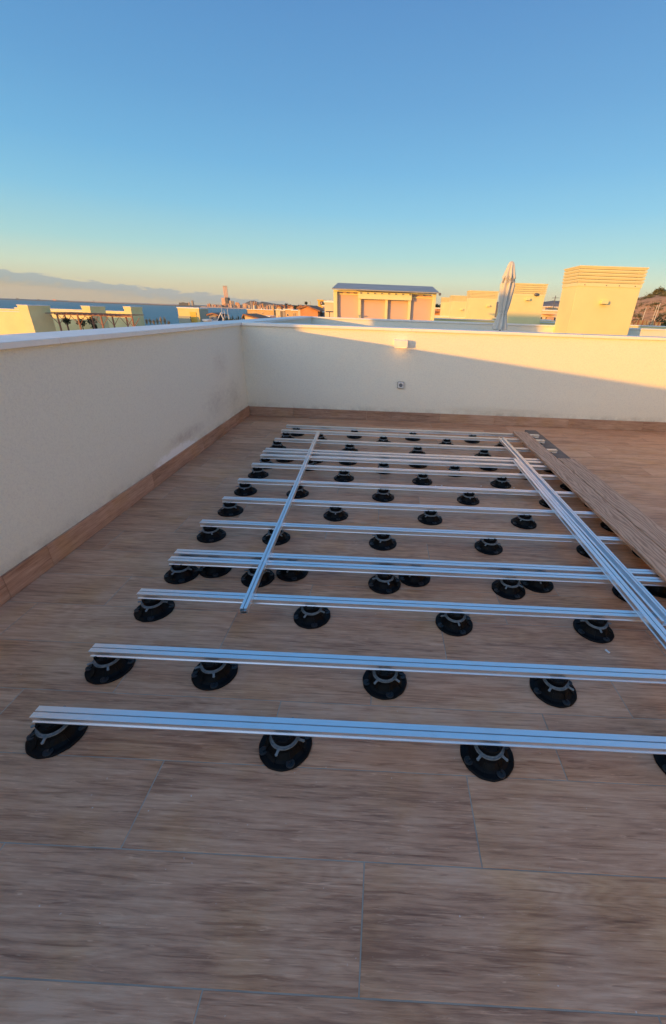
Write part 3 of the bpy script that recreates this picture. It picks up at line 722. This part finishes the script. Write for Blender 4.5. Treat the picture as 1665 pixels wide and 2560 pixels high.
# yellow stair house in the middle distance
Y = 50
yh = empty('stair_house', (-.4465*Y, Y, -6), 'yellow rooftop stair house, shaded side painted green-grey, standing before the sea', 'building')
x0, x1 = (-.4712+.4465)*Y, (-.4230+.4465)*Y
box('body', x0, x1, 0, 2.6, 0, 7.5-.0092*Y-.06, 'yellow_render', yh)
box('roof_edge', x0-.06, x1+.06, -.06, 2.66, 7.5-.0092*Y-.06, 7.5-.0092*Y+.06, 'coping_render', yh)
box('panel', x0+1.35, x1-.35, -.05, -.002, 5.2, 7.5-.0165*Y, 'yellow_paint', yh)
box('side_shade', x1+.002, x1+.05, .1, 2.5, 0, 7.5-.0115*Y, 'green_grey_tone', yh)  # shade of the right side put in as a green-grey sheet
wb = box('shade_slab', -23.25, -21.95, 49.2, 49.45, -6, 1.5-.0262*49.2, 'green_grey_tone'); tag(wb, 'green-grey slab standing in for the shade on the yellow stair house front', 'wall')  # slab added in the colour of the shade on the lower left front

# ------------------------------------------------------------------ houses in the middle distance
def house(label, rx0, rx1, rzt, Y, depth, mat, roof='flat', windows=(), apex=None, name='house', cat='house', zb=-22, group=None, roofmat='coping_render', extra=()):
    x0, x1 = rx0*Y, rx1*Y; zt_ = 1.5+rzt*Y; root = empty(name, ((x0+x1)/2, Y, zb), label, cat, group); hx = (x1-x0)/2; H = zt_-zb
    if roof == 'gable':
        ax = apex[0]*Y-(x0+x1)/2; az_ = 1.5+apex[1]*Y-zb; zr = (1.5+apex[2]*Y-zb) if len(apex) > 2 else H
        b = mb(); A = [b.verts.new(p) for p in ((-hx, 0, 0), (hx, 0, 0), (hx, 0, zr), (ax, 0, az_), (-hx, 0, H))]; B = [b.verts.new((q.co.x, depth, q.co.z)) for q in A]
        b.faces.new(A); b.faces.new(B[::-1])
        for i in range(5): b.faces.new((A[i], B[i], B[(i+1) % 5], A[(i+1) % 5]))
        mk('walls', b, mat, root)
        for (xa, za), (xb, zb_) in (((-hx-.2, H-.05), (ax, az_)), ((ax, az_), (hx+.3, zr-.12))):
            b = mb(); t = .03*Y/10
            A = [b.verts.new(p) for p in ((xa, -.25, za+.01), (xb, -.25, zb_+.01), (xb, -.25, zb_+.01+t), (xa, -.25, za+.01+t))]; B = [b.verts.new((q.co.x, depth+.2, q.co.z)) for q in A]
            b.faces.new(A); b.faces.new(B[::-1])
            for i in range(4): b.faces.new((A[i], B[i], B[(i+1) % 4], A[(i+1) % 4]))
            mk('roof', b, 'terracotta_roof', root)
    else:
        box('walls', -hx, hx, 0, depth, 0, H-.1, mat, root)
        t = .002*Y; box('roof_edge', -hx-t, hx+t, -t, depth+t, H-.1, H+.05, roofmat, root)
    for (wx0, wx1, wz0, wz1) in windows:
        a0, a1 = wx0*Y-(x0+x1)/2, wx1*Y-(x0+x1)/2; c0, c1 = 1.5+wz0*Y-zb, 1.5+wz1*Y-zb; f = min(.08, (a1-a0)*.12)
        fr = box('window', a0, a1, -.05, -.003, c0, c1, 'coping_render', root); box('pane', a0+f, a1-f, -.062, -.051, c0+f, c1-f, 'window_glass', fr)
    for (nm, wx0, wx1, wz0, wz1, dy0, dy1, mt) in extra:
        box(nm, wx0*Y-(x0+x1)/2, wx1*Y-(x0+x1)/2, dy0, dy1, 1.5+wz0*Y-zb, 1.5+wz1*Y-zb, mt, root)
    return root
house('long ochre building with a small window and arch, left of the far corner', -.3129, -.2495, -.0071, 120, 9, 'ochre_render', windows=[(-.3015, -.2995, -.0170, -.0150), (-.2795, -.2775, -.0155, -.0135), (-.2895, -.2862, -.0240, -.0175)],
      extra=[('chimney_stack', -.3020, -.2988, -.0070, .0008, 1, 2.2, 'cream_render'), ('chimney_stack', -.2842, -.2820, -.0070, -.0035, 1, 2, 'cream_render'), ('pier', -.2535, -.2505, -.03, -.0015, -1.2, -.1, 'ochre_render')])
house('low house with pale sloping parapet below the long ochre building', -.3230, -.2900, -.0262, 60, 6, 'cream_render', roof='gable', apex=(-.3225, -.0200, -.0262))
house('pinkish annex with rounded top in front of the long ochre building', -.2780, -.2640, -.0200, 80, 4, 'pink_render')
house('ochre block with a small dark vent beside the long ochre building', -.2490, -.2390, -.0060, 100, 8, 'cream_render', windows=[(-.2440, -.2415, -.0205, -.0185)], extra=[('chimney_stack', -.2470, -.2450, -.0060, -.0040, 1, 2, 'cream_render')])
house('grey block painted as the shaded side of the ochre block on its left', -.2385, -.2285, -.0065, 96, 8, 'block_grey', extra=[('chimney_stack', -.2340, -.2315, -.0066, -.0030, 1, 2.5, 'cream_render')])  # grey block put in as the shaded side of its left neighbour
house('ochre house with one black square window', -.2275, -.2120, -.0050, 88, 9, 'ochre_render', windows=[(-.2245, -.2205, -.0185, -.0140)])
house('wide ochre house with several faint shutters', -.2125, -.1975, -.0062, 82, 9, 'ochre_render', windows=[(-.2090, -.2078, -.0180, -.0120), (-.2050, -.2038, -.0180, -.0120)])
house('cream house with a rounded gable edge', -.1990, -.1895, -.0035, 70, 6, 'cream_render', roof='gable', apex=(-.1915, .0020, .001))
house('bright orange gabled house with brown tiled roof', -.1937, -.1540, -.0035, 60, 9, 'orange_render', roof='gable', apex=(-.1800, .0020, -.0062))
house('tall narrow yellow tower with a round dark emblem', -.1535, -.1425, .0160, 80, 3, 'yellow_paint', name='sign_tower', cat='tower', roofmat='yellow_paint')
b = mb(); cx_, _, cz_ = P3(-.1452, .0098, 80); tube(b, (cx_, 79.9, cz_), (cx_, 79.7, cz_), .30, 20); sg = mk('round_emblem', b, 'grey_door_paint'); twr = [o for o in C.objects if o.name.startswith('sign_tower')][0]; sg.parent = twr; sg.matrix_parent_inverse = Matrix.Translation(-twr.location)
b = mb(); tube(b, (cx_, 79.69, cz_+.02), (cx_, 79.6, cz_+.02), .14, 16); r_ = mk('emblem_centre', b, 'pink_render', sg)
house('dark grey block at the foot of the yellow tower', -.1515, -.1430, -.0068, 62, 3, 'grey_door_paint')
house('narrow pinkish building right of the yellow tower', -.1430, -.1385, .0055, 64, 4, 'pink_render')
house('pale cream block with a flat roof left of the shed', -.1388, -.1165, .0140, 40, 5, 'cream_render', extra=[('parapet_post', -.1386, -.1365, .014, .0155, 0, 1, 'cream_render'), ('roof_box', -.1345, -.1300, .0140, .0152, 1, 2, 'pole_wood'), ('antenna', -.1307, -.1303, .0140, .019, 1, 1.05, 'grey_metal')])
# behind and between the chimneys
house('cream house with a balcony seen between the two nearest chimneys', .330, .385, .0118, 60, 6, 'cream_render', windows=[(.3405, .3440, -.016, -.0015), (.3515, .3535, -.016, -.0015), (.3700, .3745, -.016, -.0015)],
      extra=[('balcony', .342, .367, .0030, .0042, -.6, 0, 'orange_render'), ('column', .3445, .3510, -.02, -.001, -.2, -.07, 'cream_render'), ('column', .3545, .3690, -.02, -.001, -.2, -.07, 'pink_render')])
for k, (a, c, t, mt) in enumerate([(.335, .347, .0185, 'cream_render'), (.3475, .3535, .0190, 'pink_render'), (.3545, .3620, .0195, 'ochre_render'), (.3630, .372, .0175, 'cream_render'), (.372, .380, .0190, 'ochre_render')]):
    house(['cream rooftop block touching the second chimney', 'pink rooftop block beside the second chimney', 'middle ochre rooftop block between the two nearest chimneys', 'low cream rooftop block between the two nearest chimneys', 'ochre rooftop block touching the largest chimney'][k], a, c, t, 160+k*7, 8, mt, group='rooftop blocks between the two nearest chimneys', windows=[(a+.003, a+.0045, t-.004, t-.0025)])
house('orange house with dark windows right of the shed', .1060, .1200, .0085, 62, 5, 'orange_render', windows=[(.1100, .1112, .0045, .0065), (.1145, .1158, .0050, .0068), (.1120, .1135, -.0010, .0015)])
house('low orange roofs right of the shed', .1060, .1215, -.0020, 52, 5, 'orange_render', roof='gable', apex=(.1130, .0000, -.002))

# roof with solar frame and plants behind the far corner
Y = 45
rf_ = house('flat cream rooftop below the solar frame', -.3990, -.3180, -.0345, 45, 8, 'cream_render')
sf = empty('solar_frame', P3(-.378, -.0345, Y), 'white tubular frame leaning on the rooftop left of the far corner', 'frame')
for (p, q) in (((-.30, 0, .05), (.18, 0, .78)), ((.12, .02, .8), (.50, .02, 0)), ((.35, .02, .35), (.62, .02, .0)), ((-.30, 1.2, .05), (.18, 1.2, .78)), ((.18, 0, .78), (.18, 1.2, .78))):
    b = mb(); tube(b, p, q, .045, 6); mk('bar', b, 'white_plastic', sf)
b = mb(); A = [b.verts.new(p) for p in ((-.28, .02, .03), (.16, .02, .72), (.16, 1.18, .72), (-.28, 1.18, .03))]; b.faces.new(A); bmesh.ops.solidify(b, geom=list(b.faces), thickness=.04); mk('dark_panel', b, 'window_glass', sf)
gb = house('grey covered shape with a dark hump beside the yellow stair house', -.4010, -.3850, -.0225, 46, 2.5, 'block_grey', roof='gable', apex=(-.3920, -.0200, -.0215), name='covered_store', cat='store', zb=-3)
bx_ = house('small cream block at the foot of the yellow stair house', -.4155, -.4070, -.0320, 44, 1.2, 'cream_render', name='roof_vent', cat='vent', zb=-3)
for k, (px, t, bo) in enumerate([(-.3712, .006, -.03), (-.3660, -.011, -.03), (-.3580, -.006, -.03), (-.3565, -.0200, -.03)]):
    b = mb(); q = P3(px, bo, 43.5); tube(b, (q[0], 43.5, q[2]-.2), (q[0]+.01, 43.5, 1.5+t*43.5), .022, 6, .012); o = mk('mast', b, 'white_plastic')
    tag(o, ['tallest thin pale mast beside the solar frame', 'short pale mast right of the tallest one', 'leaning pale mast between the rooftop plants', 'shortest stub mast among the rooftop plants'][k], 'mast')
def agave(x, y, z, r, h, n, mat, label, seed, group=None, cat='plant'):
    rnd = random.Random(seed); vs = []; fs = []
    for i in range(n):
        a = rnd.uniform(0, 6.28); t = rnd.uniform(.15, 1); tip = Vector((math.cos(a)*r*t, math.sin(a)*r*t, h*rnd.uniform(.6, 1)*(1.15-.5*t))); s = Vector((-math.sin(a), math.cos(a), 0))*r*.07
        midp = tip*.5+Vector((0, 0, h*.12)); j = len(vs); vs += [s*.6, midp+s, tip, midp-s, -s*.6]; fs.append((j, j+1, j+2, j+3, j+4))
    me = bpy.data.meshes.new('agave'); me.from_pydata([tuple(q) for q in vs], [], fs); me.materials.append(M[mat]); o = bpy.data.objects.new('spiky_plant', me); C.objects.link(o); o.location = (x, y, z)
    return tag(o, label, cat, group)
for k in range(11):
    q = P3(-.3660+k*.0044, -.030, 43+(k % 3)*.7)
    agave(q[0], q[1], q[2]-.35, .24, .75+.2*math.sin(k*2), 26, 'dark_leaf', 'dark spiky plant on the flat roof behind the far corner', k, 'spiky plants on the flat roof behind the far corner')
for k in range(5):
    q = P3(-.355+k*.006, -.030, 42.3); leafclump('low_bush', q[0], q[1], q[2]-.1, .22, .22, .2, 120, .05, 'shrub_leaf', seed=30+k)
    tag(C.objects[-1] if False else bpy.data.objects[[o.name for o in C.objects if o.name.startswith('low_bush')][-1]], 'low brown-green bush at the foot of the spiky rooftop plants', 'bush', 'low bushes under the spiky rooftop plants')
for k in range(7):
    q = P3(-.548+k*.0085, -.0385, 40+(k % 2)*1.3)
    agave(q[0], q[1], q[2]-.35, .26, .62+.22*(k in (3, 4, 5))+.1*math.sin(k*1.7), 60, 'dry_plume', 'pale dry plume grass above the left wall, in front of the sea', 50+k, 'plume grasses above the left wall')
gp = box('planter_bed', -22.5, -19.2, 39.4, 42.2, -3, -.95, 'green_grey_tone'); tag(gp, 'raised planter behind the left wall holding the plume grasses', 'planter')

# picket fence, poles and tree on the right
fn = empty('picket_fence', (12.4, 22, 0), 'pale picket fence with rough uprights below the hill', 'fence')
rnd = random.Random(4)
for k in range(26):
    x = (.5300+k*.0030)*22-12.4; top_ = 1.5+(-.001-.0004*(k % 3)-(.005 if k < 8 else 0)+(-.003 if k > 21 else 0))*22
    box('picket', x-.017, x+.017, rnd.uniform(-.03, .03), .05, .2, top_, 'dry_plume' if k % 3 else 'timber', fn)
for z in (1.20, 1.38): box('rail', -.8, 1.1, .052, .08, z, z+.025, 'timber', fn)
for k, (r0, t) in enumerate([(.5625, .0236), (.5845, .0290), (.5895, .0330)]):
    b = mb(); tube(b, (r0*24-.5*.12, 24, 0), (r0*24+.05, 24, 1.5+t*24), .030 if k == 2 else .018, 8, .014); o = mk('thin_pole', b, 'canopy_cloth')
    tag(o, ['leftmost thin pale pole rising above the picket fence', 'middle thin pole above the picket fence', 'thickest pale pole above the picket fence, nearest the right edge'][k], 'pole')
def tree(x, y, z0, zt_, rad, mat, label, cat='tree', seed=1, n=900, size=.14, name='tree', group=None):
    root = empty(name, (x, y, z0), label, cat, group); h = zt_-z0
    b = mb(); tube(b, (0, 0, 0), (0, 0, h*.6), rad*.09, 7, rad*.05); tube(b, (0, 0, h*.4), (rad*.4, 0, h*.75), rad*.04, 5, .01); tube(b, (0, 0, h*.4), (-rad*.4, .1, h*.72), rad*.04, 5, .01); mk('trunk', b, 'bark', root)
    leafclump('crown', 0, 0, h-rad*.9, rad, rad, rad*.95, n, size, mat, root, seed=seed)
    return root
tree(.612*40, 40, -4, 1.5+.010*40, 1.15, 'pine_leaf', 'dark green tree at the right edge in front of the hill', seed=5, n=1500, size=.11)
tree(.598*36, 36, -4, 1.5-.002*36, .75, 'pine_leaf', 'small dark tree behind the picket fence at the right', seed=6, n=900, size=.09)
tree(.550*44, 44, -4, 1.5+.0005*44, .9, 'dark_leaf', 'dark bush-like tree behind the left end of the picket fence', seed=7, n=900, size=.1)
# far trees over the roofs
for k, (r0, t, Y, rad, lab) in enumerate([(-.2155, .0060, 300, 1.7, 'slim dark tree on the far roofline, left one of two'), (-.2240, .0080, 500, 2.6, 'slim dark tree on the far roofline beside a crane-like mast'), (-.1985, .0055, 120, 1.3, 'round dark tree left of the orange gabled house'), (-.1935, .0035, 125, 1.0, 'small dark tree touching the orange gabled house'), (-.1797, .0125, 260, 1.1, 'narrow cypress rising behind the orange gabled house'), (-.1840, .0055, 130, .8, 'low dark tree behind the apex of the orange gabled house'), (.0350, .0478, 40, .30, 'dark treetop just showing over the shed roof'), (.1110, .0190, 200, 3.2, 'dark wooded crown right of the shed roof')]):
    tree(r0*Y, Y, -20 if Y > 50 else -5, 1.5+t*Y, rad, 'pine_leaf', lab, seed=20+k, n=400, size=rad*.16)
b = mb(); q = P3(-.1710, -.004, 90); tube(b, (q[0], 90, -10), (q[0], 90, 1.5+.0130*90), .05, 6); o = mk('thin_mast', b, 'grey_metal'); tag(o, 'thin antenna mast behind the roof of the orange gabled house', 'mast')
b = mb(); q = P3(.3640, -.004, 70); tube(b, (q[0], 70, -10), (q[0], 70, 1.5+.0405*70), .06, 6); tube(b, (q[0]-.5, 70, 4.0), (q[0]+.5, 70, 4.05), .03, 5); o = mk('aerial', b, 'grey_metal'); tag(o, 'tall television aerial beside the nearest chimney', 'aerial')

# ------------------------------------------------------------------ terrain, sea, hills
def land_h(x, y):
    r = math.hypot(x, y)
    if y < -500: return -40
    # signed distance-like value: land to the right of the coast line
    cl = -190-(y-600)*.31 if y > 600 else (-150-(y)*.067 if y > 0 else -150)
    if y > 4550: cl = -1420-(y-4550)*3.6
    d = x-cl; d = d if y <= 4550 else min(d, (y-4550)*2.0+60)
    base_ = -24.5 if r > 400 else (-24.5+11*(1-r/400))
    hgt = -31+min(1, max(0, (d+40)/80))*(base_+31)
    return hgt+1.0*noise.noise(Vector((x*.01, y*.01, 0)))*min(1, max(0, d/200))
b = mb(); az_n, rn = 150, 90; grid = []
for j in range(rn):
    r = 20*(9000/20)**(j/(rn-1)); row = []
    for i in range(az_n):
        a = -1.25+2.5*i/(az_n-1); x, y = r*math.sin(a), r*math.cos(a); row.append(b.verts.new((x, y, land_h(x, y))))
    grid.append(row)
for j in range(rn-1):
    for i in range(az_n-1): b.faces.new((grid[j][i], grid[j][i+1], grid[j+1][i+1], grid[j+1][i]))
o = mk('ground', b, 'town_ground', smooth=True); tag(o, kind='structure')
b = mb(); n = 128; c0 = [b.verts.new((14000*math.cos(2*math.pi*i/n), 14000*math.sin(2*math.pi*i/n), -28.5)) for i in range(n)]; b.faces.new(c0)
o = mk('sea', b, 'sea_water'); tag(o, kind='structure')
# sandy shore strip and breakwater across the bay
def strip(name, pts, Y0, mat, zbot, label=None, cat=None, kind=None, thick=60):
    """ridge seen against the sky: pts = (ratio x, ratio z top) at distance Y0"""
    b = mb(); prev = None
    for rx_, rz_ in pts:
        x = rx_*Y0; z = 1.5+rz_*Y0
        cur = [b.verts.new((x, Y0, zbot)), b.verts.new((x, Y0+thick*.3, zbot+(z-zbot)*.75)), b.verts.new((x, Y0+thick*.6, z)), b.verts.new((x, Y0+thick*1.6, zbot))]
        if prev:
            for k in range(3): b.faces.new((prev[k], cur[k], cur[k+1], prev[k+1]))
            b.faces.new((prev[0], prev[3], cur[3], cur[0]))
        else: b.faces.new(cur)
        prev = cur
    b.faces.new(prev[::-1])
    o = mk(name, b, mat, smooth=True); return tag(o, label, cat, kind=kind)
strip('beach', [(-.42+.0125*i, -.0052+.0002*math.sin(i)) for i in range(10)], 4380, 'sand', -29, kind='structure', thick=90)
strip('breakwater', [(-.72+.01*i, -.0028-.0004*math.cos(i*.4)-(.0006 if i > 22 else 0)) for i in range(34)], 6500, 'sand', -29, kind='structure', thick=60)
strip('harbour_quay', [(-.4740+.004*i, -.0042+.0003*math.sin(i*2)) for i in range(24)], 4900, 'far_hill', -29, kind='structure', thick=60)
def fr_(pts, n=60, amp=.0005, seed=0):
    out_ = []
    for i in range(n):
        t = i/(n-1); x = pts[0][0]+t*(pts[-1][0]-pts[0][0])
        for (xa, za), (xb, zb_) in zip(pts, pts[1:]):
            if xa <= x <= xb: z = za+(zb_-za)*(x-xa)/(xb-xa)
        out_.append((x, z+amp*noise.noise(Vector((i*.5, seed, 0)))+amp*.5*noise.noise(Vector((i*1.7, seed, 3)))))
    return out_
strip('far_hills', fr_([(-.335, -.002), (-.326, .0068), (-.3150, .0100), (-.3060, .0108), (-.2985, .0078), (-.2955, .0072), (-.2880, .0092), (-.2800, .0085), (-.262, .0062), (-.247, .0050), (-.225, .0040), (-.20, .0045), (-.16, .004), (-.10, .004), (0.0, .012), (.11, .0165), (.125, .0150), (.20, .02)], 150, .0007, 1), 7800, 'far_hill', -29, kind='structure', thick=500)
strip('mountain', fr_([(.25, .026), (.335, .0300), (.345, .0318), (.352, .0305), (.360, .0318), (.375, .0306), (.40, .034), (.5, .030)], 60, .0008, 2), 5200, 'far_mountain', -29, kind='structure', thick=900)
# scrub hill on the right
def hill_h(x, y):
    d = (x-262)/190; e = (y-330)/110
    rr = math.sqrt(d*d+e*e)
    return -12+46*max(0, 1-rr)**.9+1.5*noise.noise(Vector((x*.03, y*.03, 1)))+.5*noise.noise(Vector((x*.12, y*.12, 1)))
b = mb(); gx, gy = 90, 60; grid = []
for j in range(gy):
    y = 205+250*j/(gy-1); grid.append([b.verts.new((100+360*i/(gx-1), y, hill_h(100+360*i/(gx-1), y))) for i in range(gx)])
for j in range(gy-1):
    for i in range(gx-1): b.faces.new((grid[j][i], grid[j][i+1], grid[j+1][i+1], grid[j+1][i]))
o = mk('hill', b, 'hill_soil', smooth=True); tag(o, kind='structure')
rnd = random.Random(11); vs = []; fs = []
for k in range(1900):
    x = rnd.uniform(112, 212); y = rnd.uniform(212, 338)
    if noise.noise(Vector((x*.07, y*.07, 7))) < -.05: continue
    z = hill_h(x, y); s = rnd.uniform(.7, 2.2)
    for q in range(46):
        p = Vector((rnd.gauss(0, .42), rnd.gauss(0, .42), rnd.gauss(.1, .32)))*s+Vector((x, y, z)); a = Vector((rnd.gauss(0, 1), rnd.gauss(0, 1), rnd.gauss(0, 1))).normalized()*.22*s; c = a.orthogonal().normalized()*.15*s
        j = len(vs); vs += [p-a, p+c, p+a, p-c]; fs.append((j, j+1, j+2, j+3))
me = bpy.data.meshes.new('hill_scrub'); me.from_pydata([tuple(v) for v in vs], [], fs); me.materials.append(M['shrub_leaf']); o = bpy.data.objects.new('hill_scrub', me); C.objects.link(o)
tag(o, 'olive scrub bushes covering the orange hillside', 'scrub', kind='stuff')
tree(.5905*330, 335, hill_h(.5905*330, 335)-1, 1.5+.0640*335, 4.6, 'shrub_leaf', 'broad olive tree crowning the hill at the right edge', seed=41, n=1400, size=.7)
tree(.5790*330, 330, hill_h(.579*330, 330)-1, 1.5+.0535*330, 1.5, 'dark_leaf', 'small dark tree on the hill ridge left of the broad one', seed=42, n=350, size=.35)

# ------------------------------------------------------------------ power station and the city across the bay
ps = empty('power_station', (-.3605*4800, 4800, -28), 'tall power station with three slender chimneys across the bay', 'power station')
x_ = lambda r: (r+.3605)*4800
h_ = lambda r: 1.5+r*4800+28
box('boiler_house', x_(-.3690), x_(-.3606), 0, 60, 0, h_(.0138), 'station_wall', ps)
box('dark_hall', x_(-.3606), x_(-.3539), -4, 60, 0, h_(.0146), 'dark_concrete', ps)
for k, r0 in enumerate((-.3627, -.3594, -.3561)):
    b = mb(); bt = bx(b, x_(r0)-4.6, x_(r0)+4.6, 20, 30, h_(.010), h_(.0350)); s = mk('chimney', b, 'station_wall', ps); box('pale_tip', x_(r0)-5.2, x_(r0)+5.2, 19.5, 30.5, h_(.0350), h_(.0375), 'sand', s)
rnd = random.Random(21)
def cblock(r0, r1, rt, Y, mat, label, depth=22, name='apartment_block', cat='building', group=None):
    root = box(name, r0*Y, r1*Y, Y, Y+depth, -28, 1.5+rt*Y, mat); tag(root, label, cat, group)
    w = (r1-r0)*Y; box('roof_hut', r0*Y+w*.3, r0*Y+w*.6, Y+3, Y+9, 1.5+rt*Y+.01, 1.5+rt*Y+4, mat, root); return root
spec = [(-.4660, -.4455, .0012, 5400, 'dark_concrete', 'long dark-roofed hall on the sea horizon, far left of the city', 'hall'), (-.4445, -.4420, .0022, 5400, 'block_cream', 'small pale building right of the long hall', 'building'),
        (-.4375, -.4338, .0062, 5300, 'block_grey', 'single grey tower block between the long hall and the city', 'tower'),
        (-.3520, -.3470, .0085, 4700, 'block_cream', 'pale tower just right of the power station', 'building'), (-.3480, -.3420, .0075, 5200, 'block_grey', 'grey tower with a domed top right of the power station', 'building'),
        (-.3390, -.3310, .0052, 4500, 'block_orange', 'broad sunlit orange slab right of the power station', 'building'), (-.3265, -.3060, .0012, 4500, 'block_cream', 'wide cream block with pillars before the wooded hill', 'building'),
        (-.3225, -.3110, .0036, 4700, 'block_pink', 'pinkish upper block behind the wide cream one', 'building'), (-.3040, -.3022, .0090, 4300, 'block_cream', 'slim white mast-like tower before the wooded hill', 'tower'),
        (-.2995, -.2975, .0078, 3300, 'block_orange', 'first of the orange towers right of the slim white one', 'tower'), (-.2962, -.2946, .0084, 3300, 'block_cream', 'second of the towers right of the slim white one', 'tower'), (-.2925, -.2908, .0080, 3300, 'block_pink', 'third of the towers right of the slim white one', 'tower')]
for r0, r1, rt_, Y, mt, lab, ct in spec: cblock(r0, r1, rt_, Y, mt, lab, cat=ct, name='tower_block' if ct == 'tower' else 'apartment_block')
for k in range(30):
    r0 = -.403+.0036*k*.95; w = rnd.uniform(.0018, .0042); t = rnd.uniform(-.0035, .0010)+(.0015 if -.37 < r0 < -.33 else 0)
    if r0 > -.31: continue
    cblock(r0, r0+w, t, rnd.uniform(4450, 4600), rnd.choice(['block_cream', 'block_pink', 'block_orange']), 'small sunlit block in the city front across the bay', group='small blocks of the city front across the bay')
for k in range(46):
    r0 = -.300+.0030*k; w = rnd.uniform(.0022, .0050); Y = rnd.uniform(1500, 2600); t = rnd.uniform(-.0035, .0040)*(1 if k < 30 else .6)
    if r0 > -.160: continue
    cblock(r0, r0+w, t, Y, rnd.choice(['block_cream', 'block_orange', 'block_pink', 'block_orange']), 'small sunlit block in the town behind the ochre buildings', depth=14, group='town blocks behind the ochre buildings')
for k in range(16):
    r0 = -.245+.0058*k+rnd.uniform(-.002, .002); Y = rnd.uniform(220, 420); t = rnd.uniform(-.004, -.0005)
    if r0 > -.157: continue
    house('town house with tiled roof behind the ochre buildings', r0, r0+rnd.uniform(.005, .010), t, Y, 8, rnd.choice(['cream_render', 'ochre_render', 'pink_render']), roof='gable', apex=(r0+.004, t+.0025, t), zb=-24, group='tiled town houses behind the ochre buildings')
# ships on the horizon
for k, (r0, w, t, lab, mt) in enumerate([(-.7480, .0085, -.0008, 'reddish cargo ship on the horizon, largest of the ships', 'ship_hull'), (-.8330, .0050, -.0012, 'dark ship on the horizon near the left edge', 'dark_concrete'), (-.7850, .0028, -.0014, 'tiny dark ship left of the reddish one', 'dark_concrete'), (-.6590, .0030, -.0010, 'small dark ship right of the reddish one', 'dark_concrete')]):  # hull colour set per ship
    Y = 8500; root = empty('ship', (r0*Y, Y, -28.5), lab, 'ship'); L_ = w*Y; H = 1.5+t*Y+28.5
    b = mb(); sec = [(-L_/2, H*.6), (L_/2*1.05, H*.62), (L_/2*.9, 0), (-L_/2*.95, 0)]
    A = [b.verts.new((x, -8, z)) for x, z in sec]; B = [b.verts.new((x, 8, z)) for x, z in sec]; b.faces.new(A); b.faces.new(B[::-1])
    for i in range(4): b.faces.new((A[i], B[i], B[(i+1) % 4], A[(i+1) % 4]))
    mk('hull', b, mt, root); box('superstructure', -L_*.35, -L_*.15, -6, 6, H*.6, H, mt, root)

# ------------------------------------------------------------------ the tall stair tower behind the camera that shades the corner
hw = box('bounce_wall', 5.9, 10.5, -8.0, 4.7, -.35, 3.3, 'chimney_render'); tag(hw, 'unseen wall added outside the picture to the right to bounce sunlight', 'building')  # added out of view to bounce sunlight onto the floor and left wall
tw = box('stair_tower', -13.0, -11.0, -4.79, -1.99, -8, 3.45, 'chimney_render'); tag(tw, 'rendered stair tower outside the picture whose shade falls on the far corner', 'building')

# ------------------------------------------------------------------ thin evening haze over the bay
hz = box('haze', -14100, 14100, -14100, 14100, -45, 265, 'grout'); hz.data.materials.clear()
hm = bpy.data.materials.new('haze_air'); hm.use_nodes = True; ht = hm.node_tree; ht.nodes.clear()
ho = ht.nodes.new('ShaderNodeOutputMaterial'); hv = ht.nodes.new('ShaderNodeVolumePrincipled'); hv.inputs['Color'].default_value = (.95, .93, .90, 1); hv.inputs['Density'].default_value = 0.000022; hv.inputs['Anisotropy'].default_value = 0.0
ht.links.new(hv.outputs[0], ho.inputs['Volume']); hz.data.materials.append(hm); tag(hz, kind='stuff')
